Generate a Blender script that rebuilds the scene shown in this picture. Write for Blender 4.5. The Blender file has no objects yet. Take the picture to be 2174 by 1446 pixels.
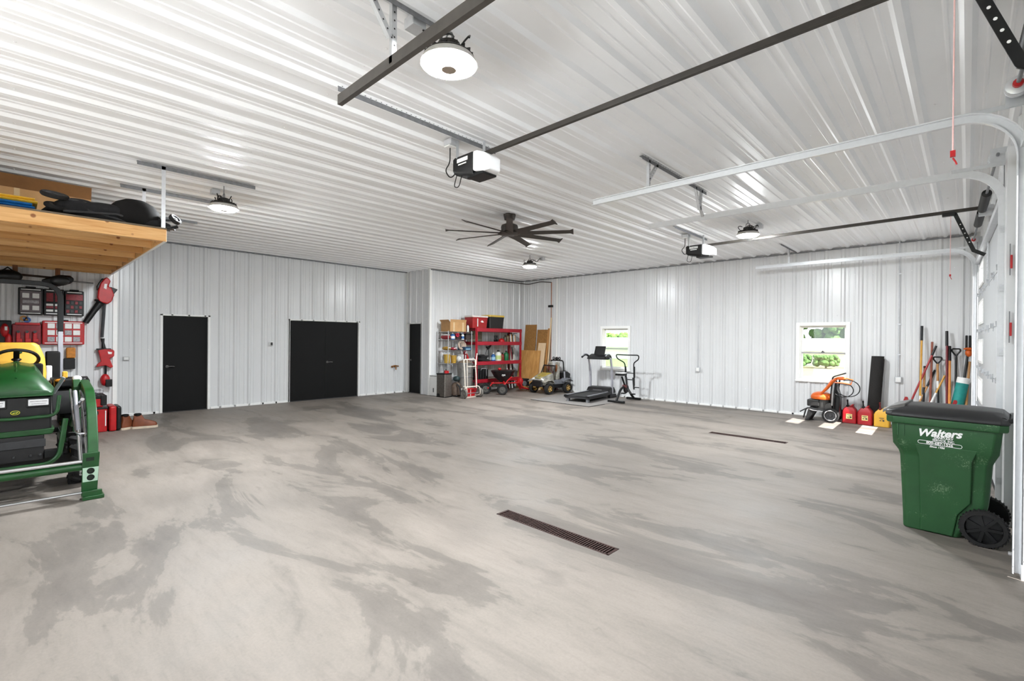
import bpy, bmesh, math, random
from mathutils import Vector, Matrix, Euler
random.seed(7)
sc = bpy.context.scene
col = sc.collection
PI = math.pi

# ------------------------------------------------------------------ camera
YAW, PITCH, ROLL = 0.76247, -0.00227, 0.00928
F = Vector((-math.sin(YAW)*math.cos(PITCH), math.cos(YAW)*math.cos(PITCH), math.sin(PITCH)))
R0 = Vector((math.cos(YAW), math.sin(YAW), 0)); U0 = R0.cross(F)
RR = R0*math.cos(ROLL) + U0*math.sin(ROLL); UU = U0*math.cos(ROLL) - R0*math.sin(ROLL)
cam = bpy.data.cameras.new('camera'); camo = bpy.data.objects.new('camera', cam); col.objects.link(camo)
cam.sensor_width = 36; cam.lens = 1012.3/2174*36; cam.clip_start = .05; cam.clip_end = 300
m = Matrix((RR, UU, -F)).transposed().to_4x4(); m.translation = (0, 0, 1.629)
camo.matrix_world = m
sc.camera = camo

# ------------------------------------------------------------------ sky, sun, exposure
w = bpy.data.worlds.new('sky'); sc.world = w; w.use_nodes = True
bg = w.node_tree.nodes['Background']; bg.inputs[0].default_value = (.86, .93, 1, 1); bg.inputs[1].default_value = 1.5
sl = bpy.data.lights.new('sun', 'SUN'); sl.energy = 15; sl.angle = .006; sl.color = (1, .985, .96)
so = bpy.data.objects.new('sun', sl); col.objects.link(so)
so.rotation_euler = Vector((-.60, .17, -.60)).to_track_quat('-Z', 'Y').to_euler()
so.location = (30, -8, 30)
vs = sc.view_settings
vs.view_transform = 'Standard'; vs.look = 'None'; vs.gamma = 1; vs.use_curve_mapping = False
vs.exposure = 0.99
LAMP = 530.0
sc.cycles.use_denoising = True; sc.cycles.use_light_tree = False
sc.cycles.max_bounces = 6; sc.cycles.diffuse_bounces = 5; sc.cycles.glossy_bounces = 2
sc.cycles.use_adaptive_sampling = True; sc.cycles.adaptive_threshold = .06; sc.cycles.adaptive_min_samples = 16
sc.cycles.transparent_max_bounces = 16; sc.cycles.sample_clamp_indirect = 6
sc.cycles.caustics_reflective = False; sc.cycles.caustics_refractive = False

# ------------------------------------------------------------------ materials
def lin(c):
    if isinstance(c, str):
        c = [int(c[i:i+2], 16)/255 for i in (0, 2, 4)]
    return tuple(x/12.92 if x <= .04045 else ((x+.055)/1.055)**2.4 for x in c)
MATS = {}
def mat(name, c, rough=.5, metal=0, var=.12, scale=14, bump=0, spec=.5, coat=0):
    if name in MATS: return MATS[name]
    a = bpy.data.materials.new(name); a.use_nodes = True; nt = a.node_tree; p = nt.nodes['Principled BSDF']
    rgb = lin(c)
    p.inputs['Roughness'].default_value = rough; p.inputs['Metallic'].default_value = metal
    p.inputs['Specular IOR Level'].default_value = spec; p.inputs['Coat Weight'].default_value = coat
    tc = nt.nodes.new('ShaderNodeTexCoord'); n = nt.nodes.new('ShaderNodeTexNoise')
    n.inputs['Scale'].default_value = scale; n.inputs['Detail'].default_value = 4
    nt.links.new(tc.outputs['Object'], n.inputs['Vector'])
    r = nt.nodes.new('ShaderNodeValToRGB')
    r.color_ramp.elements[0].position = .3; r.color_ramp.elements[1].position = .7
    r.color_ramp.elements[0].color = tuple(max(0, x*(1-var)) for x in rgb)+(1,)
    r.color_ramp.elements[1].color = tuple(min(1, x*(1+var)) for x in rgb)+(1,)
    nt.links.new(n.outputs['Fac'], r.inputs[0]); nt.links.new(r.outputs[0], p.inputs['Base Color'])
    if bump:
        b = nt.nodes.new('ShaderNodeBump'); b.inputs['Strength'].default_value = bump; b.inputs['Distance'].default_value = .01
        nt.links.new(n.outputs['Fac'], b.inputs['Height']); nt.links.new(b.outputs[0], p.inputs['Normal'])
    MATS[name] = a
    return a
def emis(name, c, s):
    a = bpy.data.materials.new(name); a.use_nodes = True; nt = a.node_tree; p = nt.nodes['Principled BSDF']
    p.inputs['Base Color'].default_value = (.8, .8, .8, 1)
    p.inputs['Emission Color'].default_value = c+(1,); p.inputs['Emission Strength'].default_value = s
    MATS[name] = a; return a
def wood(name, c1, c2, scale=(3, 40, 40), knots=True, rough=.6):
    if name in MATS: return MATS[name]
    a = bpy.data.materials.new(name); a.use_nodes = True; nt = a.node_tree; p = nt.nodes['Principled BSDF']; L = nt.links.new
    p.inputs['Roughness'].default_value = rough
    tc = nt.nodes.new('ShaderNodeTexCoord'); mp = nt.nodes.new('ShaderNodeMapping'); mp.inputs['Scale'].default_value = scale
    L(tc.outputs['Object'], mp.inputs[0])
    n = nt.nodes.new('ShaderNodeTexNoise'); n.inputs['Scale'].default_value = 1; n.inputs['Detail'].default_value = 5; n.inputs['Distortion'].default_value = .6
    L(mp.outputs[0], n.inputs['Vector'])
    r = nt.nodes.new('ShaderNodeValToRGB'); r.color_ramp.elements[0].position = .35; r.color_ramp.elements[1].position = .65
    r.color_ramp.elements[0].color = lin(c1)+(1,); r.color_ramp.elements[1].color = lin(c2)+(1,)
    L(n.outputs['Fac'], r.inputs[0]); out = r.outputs[0]
    if knots:
        v = nt.nodes.new('ShaderNodeTexVoronoi'); v.inputs['Scale'].default_value = 6
        L(tc.outputs['Object'], v.inputs['Vector'])
        r2 = nt.nodes.new('ShaderNodeValToRGB'); r2.color_ramp.elements[0].position = .09; r2.color_ramp.elements[1].position = .15
        r2.color_ramp.elements[0].color = (.28, .12, .05, 1); r2.color_ramp.elements[1].color = (1, 1, 1, 1)
        L(v.outputs['Distance'], r2.inputs[0])
        mx = nt.nodes.new('ShaderNodeMix'); mx.data_type = 'RGBA'; mx.blend_type = 'MULTIPLY'; mx.inputs[0].default_value = .85
        L(out, mx.inputs[6]); L(r2.outputs[0], mx.inputs[7]); out = mx.outputs[2]
    L(out, p.inputs['Base Color']); MATS[name] = a
    return a
def glass(name, tint=(1, 1, 1), fac=.06, rough=.02):
    a = bpy.data.materials.new(name); a.use_nodes = True; nt = a.node_tree; nt.nodes.clear(); L = nt.links.new
    o = nt.nodes.new('ShaderNodeOutputMaterial'); mx = nt.nodes.new('ShaderNodeMixShader'); mx.inputs[0].default_value = fac
    t = nt.nodes.new('ShaderNodeBsdfTransparent'); t.inputs[0].default_value = tint+(1,)
    g = nt.nodes.new('ShaderNodeBsdfGlossy'); g.inputs['Roughness'].default_value = rough
    L(t.outputs[0], mx.inputs[1]); L(g.outputs[0], mx.inputs[2]); L(mx.outputs[0], o.inputs[0]); MATS[name] = a
    return a
def concrete():
    a = bpy.data.materials.new('stained_concrete'); a.use_nodes = True; nt = a.node_tree; p = nt.nodes['Principled BSDF']; L = nt.links.new
    N = nt.nodes.new
    tc = N('ShaderNodeTexCoord')
    def mapping(rot, scale):
        mp = N('ShaderNodeMapping'); mp.inputs['Rotation'].default_value = (0, 0, rot); mp.inputs['Scale'].default_value = scale
        L(tc.outputs['Object'], mp.inputs[0]); return mp.outputs[0]
    def noise(vec, s, d=6, r=.55, dist=0):
        n = N('ShaderNodeTexNoise'); n.inputs['Scale'].default_value = s; n.inputs['Detail'].default_value = d
        n.inputs['Roughness'].default_value = r; n.inputs['Distortion'].default_value = dist; L(vec, n.inputs['Vector']); return n.outputs['Fac']
    def ramp(f, stops):
        r = N('ShaderNodeValToRGB'); e = r.color_ramp.elements
        while len(e) < len(stops): e.new(.5)
        for q, (pos, c) in zip(e, stops): q.position = pos; q.color = (c, c, c, 1) if not isinstance(c, tuple) else c+(1,)
        L(f, r.inputs[0]); return r.outputs[0]
    def mix(kind, fac, A, B):
        x = N('ShaderNodeMix'); x.data_type = 'RGBA'; x.blend_type = kind
        if isinstance(fac, float): x.inputs[0].default_value = fac
        else: L(fac, x.inputs[0])
        L(A, x.inputs[6]); L(B, x.inputs[7]); return x.outputs[2]
    # broad dried patches with crisp tide lines, stretched along the way the water ran
    big = noise(mapping(-.75, (.42, 1.25, 1)), 1, 8, .62, .7)
    base = ramp(big, [(.34, lin('67605a')), (.452, lin('706962')), (.47, lin('7f776f')), (.62, lin('887f77'))])
    streak = noise(mapping(0, (.45, 2.6, 1)), 1, 6, .6, .5)
    s1 = ramp(streak, [(.36, .82), (.46, .95), (.58, 1.0)])
    c = mix('MULTIPLY', .8, base, s1)
    cloud = noise(mapping(.3, (1.3, 1.3, 1)), 1, 8, .65)
    c = mix('MULTIPLY', .7, c, ramp(cloud, [(.3, .80), (.6, 1.05)]))
    sm = noise(mapping(-.7, (1.1, 3.4, 1)), 1.0, 4, .5, 1.2)
    c = mix('MULTIPLY', .55, c, ramp(sm, [(.27, .7), (.35, 1)]))
    fs_ = noise(mapping(-.72, (5, 22, 1)), 1, 5, .7, .4)
    c = mix('MULTIPLY', .6, c, ramp(fs_, [(.3, .84), (.5, 1.0), (.7, 1.06)]))
    sp = noise(mapping(.2, (9, 9, 1)), 1, 4, .7)
    c = mix('MULTIPLY', .6, c, ramp(sp, [(.27, .7), (.36, 1.0)]))
    fine = noise(mapping(0, (60, 60, 1)), 1, 3, .6)
    c = mix('MULTIPLY', .5, c, ramp(fine, [(.3, .86), (.7, 1.06)]))
    L(c, p.inputs['Base Color'])
    L(ramp(cloud, [(.35, .52), (.65, .68)]), p.inputs['Roughness'])
    p.inputs['Specular IOR Level'].default_value = .55
    b = N('ShaderNodeBump'); b.inputs['Strength'].default_value = .12; b.inputs['Distance'].default_value = .01
    L(noise(mapping(0, (5, 5, 1)), 1, 8, .7), b.inputs['Height']); L(b.outputs[0], p.inputs['Normal'])
    return a

steel_w = mat('white_painted_steel', 'dcddde', .26, 0, .012, 3, spec=.5)
steel_c = mat('brightened_ceiling_steel', 'f6f7f8', .42, 0, .01, 3, spec=.5)  # same panels as the walls; whiter colour makes up for weak ceiling light
white = mat('white_trim', 'f0f0ee', .45, var=.02)
screw_m = mat('screw_head', 'efefef', .35, 0, .05)
blackd = mat('black_door_paint', '040404', .6, var=.15, spec=.25)
black = mat('black_plastic', '0d0d0e', .45, var=.2, spec=.4)
rubber = mat('black_rubber', '1b1a1a', .85, var=.25, scale=30, bump=.2)
dgrey = mat('dark_grey_plastic', '343436', .55, var=.15)
galv = mat('galvanised_steel', 'cdcfd2', .34, .45, .05, 25)
trackm = mat('bright_track', 'e0e2e5', .3, .15, .03, 25)
galvd = mat('dull_galvanised_angle', '808184', .5, .45, .15, 25)
chrome = mat('bright_metal', 'd8d8da', .2, .9, .05)
silver = mat('silver_paint', 'b4b4bc', .4, .4, .06)
bronze = mat('dark_bronze', '3d3733', .5, .2, .1)
darkrail = mat('dark_opener_rail', '3a3632', .45, .4, .12)
green = mat('tractor_green', '10451a', .38, 0, .22, 9, coat=.2)
greenb = mat('bin_green', '2f6a2c', .5, 0, .1, 9, bump=.05)
yellow = mat('tractor_yellow', 'e8b23c', .5, var=.06)
redp = mat('tool_red', 'b01218', .42, var=.12)
redr = mat('rack_red', 'a3182a', .45, var=.1)
orange = mat('orange_plastic', 'c95a16', .4, var=.1)
amber = mat('amber_lens', 'd98a28', .25, var=.1)
pine = wood('pine_lumber', 'cf9656', 'e6b87c', (40, 2.2, 40))
pine2 = wood('pine_lumber_shaded', 'b57c40', 'd09a5c', (40, 2.2, 40))
ply = wood('plywood', 'b98648', 'cf9d5c', (14, 14, 3), False)
osb = mat('strand_board', '9a6f3a', .7, var=.28, scale=38, bump=.2)
palew = wood('pale_board', 'd9bb92', 'e6cda8', (30, 30, 2), False)
woodh = wood('tool_handle_wood', 'a8743c', 'c4925a', (40, 40, 3), False, .5)
card = mat('cardboard', 'b98f5f', .8, var=.08, scale=8)
cardd = mat('cardboard_inside', '7a522c', .85, var=.1, scale=8)
tape = mat('packing_tape', 'd0b48c', .25, var=.05)
stain = mat('brushed_stainless', '8c8680', .32, .85, .15, 20)
pane_m = glass('window_glass'); clear = glass('clear_plastic', (.9, .9, .92), .18, .12)
frost = mat('frosted_pane', 'f4f6f6', .3, var=.01)
concrete_m = concrete()
lampm = emis('lamp_diffuser', (.93, .975, 1.0), LAMP)

# ------------------------------------------------------------------ mesh builder
class MB:
    def __init__(s, par=None):
        s.v = []; s.f = []; s.par = par
        s.off = Vector((0, 0, 0))
    def add(s, vs_, fs, M=None):
        n = len(s.v)
        s.v += [(M @ Vector(q)) if M is not None else Vector(q) for q in vs_]
        s.f += [tuple(n+i for i in f) for f in fs]
        return s
    def bx(s, x0, x1, y0, y1, z0, z1, M=None):
        return s.add([(x0,y0,z0),(x1,y0,z0),(x1,y1,z0),(x0,y1,z0),(x0,y0,z1),(x1,y0,z1),(x1,y1,z1),(x0,y1,z1)],
                     [(0,3,2,1),(4,5,6,7),(0,1,5,4),(1,2,6,5),(2,3,7,6),(3,0,4,7)], M)
    def box(s, c, d, rot=None):
        M = Matrix.Translation(c)
        if rot: M = M @ Euler(rot).to_matrix().to_4x4()
        return s.bx(-d[0]/2, d[0]/2, -d[1]/2, d[1]/2, -d[2]/2, d[2]/2, M)
    def bar(s, p0, p1, wd, ht, up=(0, 0, 1)):
        p0, p1 = Vector(p0), Vector(p1); d = p1-p0; z = d.normalized(); u = Vector(up)
        if abs(z.dot(u)) > .99: u = Vector((1, 0, 0))
        x = u.cross(z).normalized(); y = z.cross(x)
        M = Matrix((x, y, z)).transposed().to_4x4(); M.translation = p0
        return s.bx(-wd/2, wd/2, -ht/2, ht/2, 0, d.length, M)
    def frame(s, p0, p1):
        z = (Vector(p1)-Vector(p0)).normalized(); u = Vector((0, 0, 1)) if abs(z.z) < .9 else Vector((1, 0, 0))
        x = u.cross(z).normalized(); M = Matrix((x, z.cross(x), z)).transposed().to_4x4(); M.translation = Vector(p0); return M
    def cyl(s, p0, p1, r0, r1=None, n=12):
        if r1 is None: r1 = r0
        M = s.frame(p0, p1); h = (Vector(p1)-Vector(p0)).length
        vs_ = [(r0*math.cos(2*PI*i/n), r0*math.sin(2*PI*i/n), 0) for i in range(n)]+[(r1*math.cos(2*PI*i/n), r1*math.sin(2*PI*i/n), h) for i in range(n)]
        return s.add(vs_, [(i, (i+1) % n, n+(i+1) % n, n+i) for i in range(n)]+[tuple(range(n-1, -1, -1)), tuple(range(n, 2*n))], M)
    def lathe(s, prof, p0=(0, 0, 0), ax=(0, 0, 1), n=20, cap=True):
        M = s.frame(p0, Vector(p0)+Vector(ax)); vs_ = []; fs = []
        for r, z in prof: vs_ += [(r*math.cos(2*PI*i/n), r*math.sin(2*PI*i/n), z) for i in range(n)]
        for k in range(len(prof)-1):
            fs += [(k*n+i, k*n+(i+1) % n, (k+1)*n+(i+1) % n, (k+1)*n+i) for i in range(n)]
        if cap: fs += [tuple(range(n-1, -1, -1)), tuple(range((len(prof)-1)*n, len(prof)*n))]
        return s.add(vs_, fs, M)
    def tube(s, pts, r, n=8, closed=False, sq=None):
        P = [Vector(p) for p in pts]; m_ = len(P); vs_ = []; fs = []
        t0 = (P[1]-P[0]).normalized(); u = Vector((0, 0, 1)) if abs(t0.z) < .9 else Vector((1, 0, 0)); x = u.cross(t0).normalized()
        for k in range(m_):
            if closed: t = (P[(k+1) % m_]-P[k-1]).normalized()
            else: t = (P[min(k+1, m_-1)]-P[max(k-1, 0)]).normalized()
            x = (x-t*x.dot(t)).normalized(); y = t.cross(x)
            rr = r[k] if isinstance(r, (list, tuple)) else r
            if sq:
                c = [(-1,-1),(1,-1),(1,1),(-1,1)]; vs_ += [P[k]+x*a*sq[0]/2+y*b*sq[1]/2 for a, b in c]
            else: vs_ += [P[k]+x*math.cos(2*PI*i/n)*rr+y*math.sin(2*PI*i/n)*rr for i in range(n)]
        if sq: n = 4
        for k in range(m_ if closed else m_-1):
            a, b = k*n, ((k+1) % m_)*n
            fs += [(a+i, a+(i+1) % n, b+(i+1) % n, b+i) for i in range(n)]
        if not closed: fs += [tuple(range(n-1, -1, -1)), tuple(range((m_-1)*n, m_*n))]
        return s.add(vs_, fs)
    def ell(s, c, r, nu=14, nv=8, M=None, zmin=-1):
        vs_ = []; fs = []; a0 = math.asin(max(-1, zmin))
        for j in range(nv+1):
            t = a0+(PI/2-a0)*j/nv
            vs_ += [(math.cos(t)*math.cos(2*PI*i/nu)*r[0], math.cos(t)*math.sin(2*PI*i/nu)*r[1], math.sin(t)*r[2]) for i in range(nu)]
        for j in range(nv): fs += [(j*nu+i, j*nu+(i+1) % nu, (j+1)*nu+(i+1) % nu, (j+1)*nu+i) for i in range(nu)]
        fs += [tuple(range(nu-1, -1, -1))]
        Q = Matrix.Translation(c)
        if M is not None: Q = Q @ M
        return s.add(vs_, fs, Q)
    def prism(s, poly, ax, a, b):
        n = len(poly)
        def P(q, t): return {'x': (t, q[0], q[1]), 'y': (q[0], t, q[1]), 'z': (q[0], q[1], t)}[ax]
        vs_ = [P(q, a) for q in poly]+[P(q, b) for q in poly]
        return s.add(vs_, [tuple(range(n-1, -1, -1)), tuple(range(n, 2*n))]+[(i, (i+1) % n, n+(i+1) % n, n+i) for i in range(n)])
    def loft(s, secs, cap=True):
        n = len(secs[0]); vs_ = [p for q in secs for p in q]; fs = []
        for k in range(len(secs)-1): fs += [(k*n+i, k*n+(i+1) % n, (k+1)*n+(i+1) % n, (k+1)*n+i) for i in range(n)]
        if cap: fs += [tuple(range(n-1, -1, -1)), tuple(range((len(secs)-1)*n, len(secs)*n))]
        return s.add(vs_, fs)
    def torus(s, c, R, r, ax=(0, 0, 1), n=24, k=8):
        M = s.frame(c, Vector(c)+Vector(ax))
        return s.tube([M @ Vector((R*math.cos(2*PI*i/n), R*math.sin(2*PI*i/n), 0)) for i in range(n)], r, k, True)
    def mesh(s, name):
        me = bpy.data.meshes.new(name); me.from_pydata([tuple(p-s.off) for p in s.v], [], s.f)
        bm = bmesh.new(); bm.from_mesh(me); bmesh.ops.recalc_face_normals(bm, faces=bm.faces[:]); bm.to_mesh(me); bm.free()
        return me
    def build(s, name, m_, par=None, bevel=0, smooth=True, seg=2, subd=0):
        par = par or s.par
        me = s.mesh(name); me.materials.append(m_)
        if smooth:
            me.polygons.foreach_set('use_smooth', [True]*len(me.polygons)); me.set_sharp_from_angle(angle=.62)
        o = bpy.data.objects.new(name, me); col.objects.link(o)
        if par is not None: o.parent = par
        if bevel:
            b = o.modifiers.new('bevel', 'BEVEL'); b.width = bevel; b.segments = seg; b.limit_method = 'ANGLE'; b.angle_limit = .6; b.harden_normals = True
        if subd:
            b = o.modifiers.new('subd', 'SUBSURF'); b.levels = subd; b.render_levels = subd
        return o
def W(par):
    b = MB(par); b.off = Vector(par.location) if par.parent is None else Vector(par.parent.location); return b
def tag(o, label, cat=None, group=None, kind=None):
    o['label'] = label
    if cat: o['category'] = cat
    if group: o['group'] = group
    if kind: o['kind'] = kind
    return o
def thing(name, label, cat, loc=(0, 0, 0), rz=0, group=None):
    o = bpy.data.objects.new(name, None); col.objects.link(o); o.location = loc; o.rotation_euler = (0, 0, rz); o.empty_display_size = .1
    return tag(o, label, cat, group)
def struct(o, label=None, cat=None):
    o['kind'] = 'structure'
    if label: o['label'] = label
    if cat: o['category'] = cat
    return o
def dup(root, loc, rz=None, label=None, group=None):
    r = root.copy(); col.objects.link(r); r.location = loc
    if rz is not None: r.rotation_euler = (0, 0, rz)
    if label: r['label'] = label
    if group: r['group'] = group
    for ch in list(root.children):
        c = ch.copy(); col.objects.link(c); c.parent = r
        for g in list(ch.children):
            d = g.copy(); col.objects.link(d); d.parent = c
    return r
def kid(src, par, loc=None, rot=None):
    c = src.copy(); col.objects.link(c); c.parent = par
    if loc is not None: c.location = loc
    if rot is not None: c.rotation_euler = rot
    return c
def fillet(pts, r, n=5):
    P = [Vector(p) for p in pts]; out = [P[0]]
    for k in range(1, len(P)-1):
        a, b, c = P[k-1], P[k], P[k+1]; u = (a-b); v = (c-b)
        d = min(r, u.length*.49, v.length*.49); p0 = b+u.normalized()*d; p1 = b+v.normalized()*d
        for i in range(n+1):
            t = i/n; out.append(p0*(1-t)**2+b*2*t*(1-t)+p1*t*t)
    return out+[P[-1]]
def text(body, size, m_, par, M, shear=0, off=0, ext=.0015, align='CENTER', name='lettering'):
    cu = bpy.data.curves.new('t', 'FONT'); cu.body = body; cu.size = size; cu.shear = shear; cu.offset = off; cu.extrude = ext; cu.align_x = align; cu.resolution_u = 3
    o = bpy.data.objects.new('t', cu); col.objects.link(o)
    dg = bpy.context.evaluated_depsgraph_get(); me = bpy.data.meshes.new_from_object(o.evaluated_get(dg)); bpy.data.objects.remove(o); bpy.data.curves.remove(cu)
    me.materials.clear(); me.materials.append(m_)
    q = bpy.data.objects.new(name, me); col.objects.link(q); q.parent = par; q.matrix_basis = M
    return q
def axes(origin, x, y):
    x, y = Vector(x).normalized(), Vector(y).normalized(); M = Matrix((x, y, x.cross(y))).transposed().to_4x4(); M.translation = Vector(origin); return M
# ------------------------------------------------------------------ room shell
ZC, XL, YB, XC, YN, YF = 3.66, -12.34, 12.163, -11.217, 8.30, -2.4
PITCHR = .305
def profile(u0, u1):
    pts = [(u0, 0)]; k = 0
    c = PITCHR/2
    while c-.05 < u1:
        for d, h in ((-.046, 0), (-.018, .03), (.018, .03), (.046, 0)): pts.append((c+d, h))
        for q in (.1017, .2033):
            for d, h in ((-.015, 0), (-.007, .007), (.007, .007), (.015, 0)): pts.append((c+q+d, h))
        c += PITCHR
    out = [p for p in pts if u0 <= p[0] <= u1]
    def hat(u):
        for a, b in zip(pts, pts[1:]):
            if a[0] <= u <= b[0]: return a[1]+(b[1]-a[1])*(u-a[0])/max(1e-9, b[0]-a[0])
        return 0
    for e in (u0, u1):
        if not any(abs(p[0]-e) < 1e-6 for p in out): out.append((e, hat(e)))
    return sorted(set(out)), hat
SHEET = 3*PITCHR
shared_sheet = {}
def sheets(par, O, U, V, lu, lv, holes=(), m_=None, name='wall_panel'):
    m_ = m_ or steel_w
    M = axes(O, U, V); k = 0
    while k*SHEET < lu-1e-4:
        a, b = k*SHEET, min(lu, (k+1)*SHEET)
        hs = [h for h in holes if h[0] < b and h[1] > a]
        key = (round(b-a, 4), lv, m_.name) if not hs else None
        if key and key in shared_sheet: me = shared_sheet[key]
        else:
            pr, hat = profile(0, b-a)
            us = dict(pr)
            for h in hs:
                for e in h[:2]:
                    if a < e < b: us[e-a] = hat(e-a)
            us = sorted(us.items()); mb = MB()
            for (p, hp), (q, hq) in zip(us, us[1:]):
                if q-p < 1e-5: continue
                segs = [(0, lv)]
                for h in hs:
                    if h[0] <= a+(p+q)/2 <= h[1]:
                        segs = [(x, y) for s0, s1 in segs for x, y in ((s0, min(s1, h[2])), (max(s0, h[3]), s1)) if y-x > 1e-4]
                for s0, s1 in segs:
                    mb.add([(p, s0, hp), (q, s0, hq), (q, s1, hq), (p, s1, hp)], [(0, 1, 2, 3)])
            me = bpy.data.meshes.new(name); bm = bmesh.new(); vv = {}
            for f in mb.f:
                q = [mb.v[i] for i in f]; r = []
                for p in q:
                    kk = tuple(round(x, 5) for x in p)
                    if kk not in vv: vv[kk] = bm.verts.new(kk)
                    r.append(vv[kk])
                bm.faces.new(r)
            bm.to_mesh(me); bm.free(); me.materials.append(m_)
            if key: shared_sheet[key] = me
        o = bpy.data.objects.new(name, me); col.objects.link(o); o.parent = par
        o.matrix_basis = M @ Matrix.Translation((a, 0, 0))
        k += 1
def screws(par, O, U, V, lu, rows, holes=()):
    M = axes(O, U, V); b = MB(); c = .05
    while c < lu:
        for v in rows:
            if any(h[0]-.02 < c < h[1]+.02 and h[2]-.02 < v < h[3]+.02 for h in holes): continue
            b.lathe([(.009, 0), (.0075, .006), (.0, .008)], M @ Vector((c, v, .001)), M.to_3x3() @ Vector((0, 0, 1)), 6, False)
        c += PITCHR*.5 if False else PITCHR
    o = b.build('screw_heads', screw_m, par); o['kind'] = 'stuff'
def slab(b, O, U, V, lu, lv, holes, t0, t1):
    M = axes(O, U, V)
    us = sorted({0, lu} | {e for h in holes for e in h[:2]}); vs_ = sorted({0, lv} | {e for h in holes for e in h[2:]})
    for u0, u1 in zip(us, us[1:]):
        for v0, v1 in zip(vs_, vs_[1:]):
            if any(h[0] <= (u0+u1)/2 <= h[1] and h[2] <= (v0+v1)/2 <= h[3] for h in holes): continue
            b.bx(u0, u1, v0, v1, t0, t1, M)
def wall(name, label, O, U, lu, holes=(), lv=ZC, ribs=True, rows=(.5, 1.35, 2.2, 3.05)):
    b = MB(); e = .03 if ribs else 0; slab(b, Vector(O)+Vector(U)*e, U, (0, 0, 1), lu-2*e, lv, [(h[0]-e, h[1]-e, h[2], h[3]) for h in holes], -.12, -.02)
    o = struct(b.build(name, steel_w), label, 'wall')
    if ribs:
        sheets(o, O, U, (0, 0, 1), lu, lv, holes); screws(o, O, U, (0, 0, 1), lu, rows, holes)
    return o
# floor with two trench-drain slots
DR = [(-3.163, -1.951, 3.12, 3.277), (-3.317, -2.09, 8.55, 8.70)]
xs = sorted({-12.5, 1.2} | {e for d in DR for e in d[:2]}); ys = sorted({-2.6, 12.4} | {e for d in DR for e in d[2:]})
b = MB()
for x0, x1 in zip(xs, xs[1:]):
    for y0, y1 in zip(ys, ys[1:]):
        if any(d[0] <= (x0+x1)/2 <= d[1] and d[2] <= (y0+y1)/2 <= d[3] for d in DR): continue
        b.bx(x0, x1, y0, y1, -.15, 0)
struct(b.build('floor', concrete_m, smooth=False), 'stained grey concrete garage floor', 'floor')
# ceiling
b = MB(); b.bx(-12.5, .9, -2.6, 12.4, ZC+.03, ZC+.12)
ceil = struct(b.build('ceiling', steel_c), 'white ribbed steel ceiling', 'ceiling')
sheets(ceil, (.75, YF, ZC), (-1, 0, 0), (0, 1, 0), 13.2, YB-YF+.05, m_=steel_c, name='ceiling_panel')
screws(ceil, (.75, YF, ZC), (-1, 0, 0), (0, 1, 0), 13.2, (.6, 2.4, 4.2, 4.35, 6.0, 7.8, 9.6, 11.4, 13.2))
# walls
D1 = (2.183, 3.035, 0, 2.072); D2 = (4.805, 6.69, 0, 2.062)
hl = [(D1[0]-1.29, D1[1]-1.29, 0, D1[3]), (D2[0]-1.29, D2[1]-1.29, 0, D2[3])]
wall('wall_left', 'white ribbed steel wall with two black doors', (XL, 1.29, 0), (0, 1, 0), YN-1.29, hl)
wall('wall_storage', 'white ribbed steel wall hung with red tool cases', (XC, YF, 0), (0, 1, 0), 1.29-YF)
wall('wall_return', 'short ribbed wall beside the tool wall', (XC, 1.29, 0), (-1, 0, 0), XC-XL)
D3 = (-12.27, -11.60, 0, 2.07)
wall('wall_closet_front', 'narrow ribbed wall with slim black door', (XL, YN, 0), (1, 0, 0), XC-XL, [(D3[0]-XL, D3[1]-XL, 0, D3[3])])
wall('wall_closet_side', 'ribbed wall behind the red shelving', (XC, YN, 0), (0, 1, 0), YB-YN)
WIN = [(-7.90, -6.97, .775, 2.01), (-2.745, -1.815, .785, 2.03)]
wall('wall_back', 'long white ribbed wall with two windows', (XC, YB, 0), (1, 0, 0), .55-XC, [(w_[0]-XC, w_[1]-XC, w_[2], w_[3]) for w_ in WIN])
wall('wall_front', 'unseen wall behind the camera with an opening added for daylight', (.6, YF, 0), (-1, 0, 0), .6-XC, [(1.0, 6.0, 0, 3.1)], ribs=False)  # opening is added to bring daylight and ground bounce to the ceiling
RZ = .0263
b = MB(); hr = [(-3.22, -.07, 0, 3.05), (1.56, 6.53, 0, 3.05)]
# local frame of the overhead-door wall: x away from the room, y along the wall
hole = [(-h[1]+7.5, -h[0]+7.5, h[2], h[3]) for h in hr]
slab(b, (.12, 7.5, 0), (0, -1, 0), (0, 0, 1), 15, ZC, hole, -.12, -.02)
wr = struct(b.build('wall_right', steel_w), 'white wall with the two overhead garage doors', 'wall'); wr.location = (.25, 4.87, 0); wr.rotation_euler = (0, 0, RZ)
sheets(wr, (.12, 7.5, 0), (0, -1, 0), (0, 0, 1), 15, ZC, hole)
# white base trim, corner trims, top channels
def strip(name, x0, x1, y0, y1, z0, z1, m_=white):
    b = MB(); b.bx(x0, x1, y0, y1, z0, z1); return struct(b.build(name, m_, bevel=.003))
for i, (a, c) in enumerate(((1.29, D1[0]-.05), (D1[1]+.05, D2[0]-.05), (D2[1]+.05, YN))): strip('baseboard_left', XL-.01, XL+.03, a, c, 0, .045)
strip('baseboard_back', XC, .2, YB-.03, YB+.01, 0, .04)
strip('baseboard_closet', XC-.01, XC+.03, YN, YB, 0, .045)
strip('baseboard_storage', XC-.01, XC+.03, YF, 1.29, 0, .045)
strip('trim_corner', XC-.05, XC+.028, 1.25, 1.315, 0, ZC)
strip('trim_closet', XC-.06, XC+.028, YN-.028, YN+.05, 0, ZC)
strip('trim_backwall', -9.63, -9.57, YB-.03, YB, 0, ZC)
strip('trim_inner', XL, XL+.04, YN-.04, YN, 0, ZC)
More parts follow.
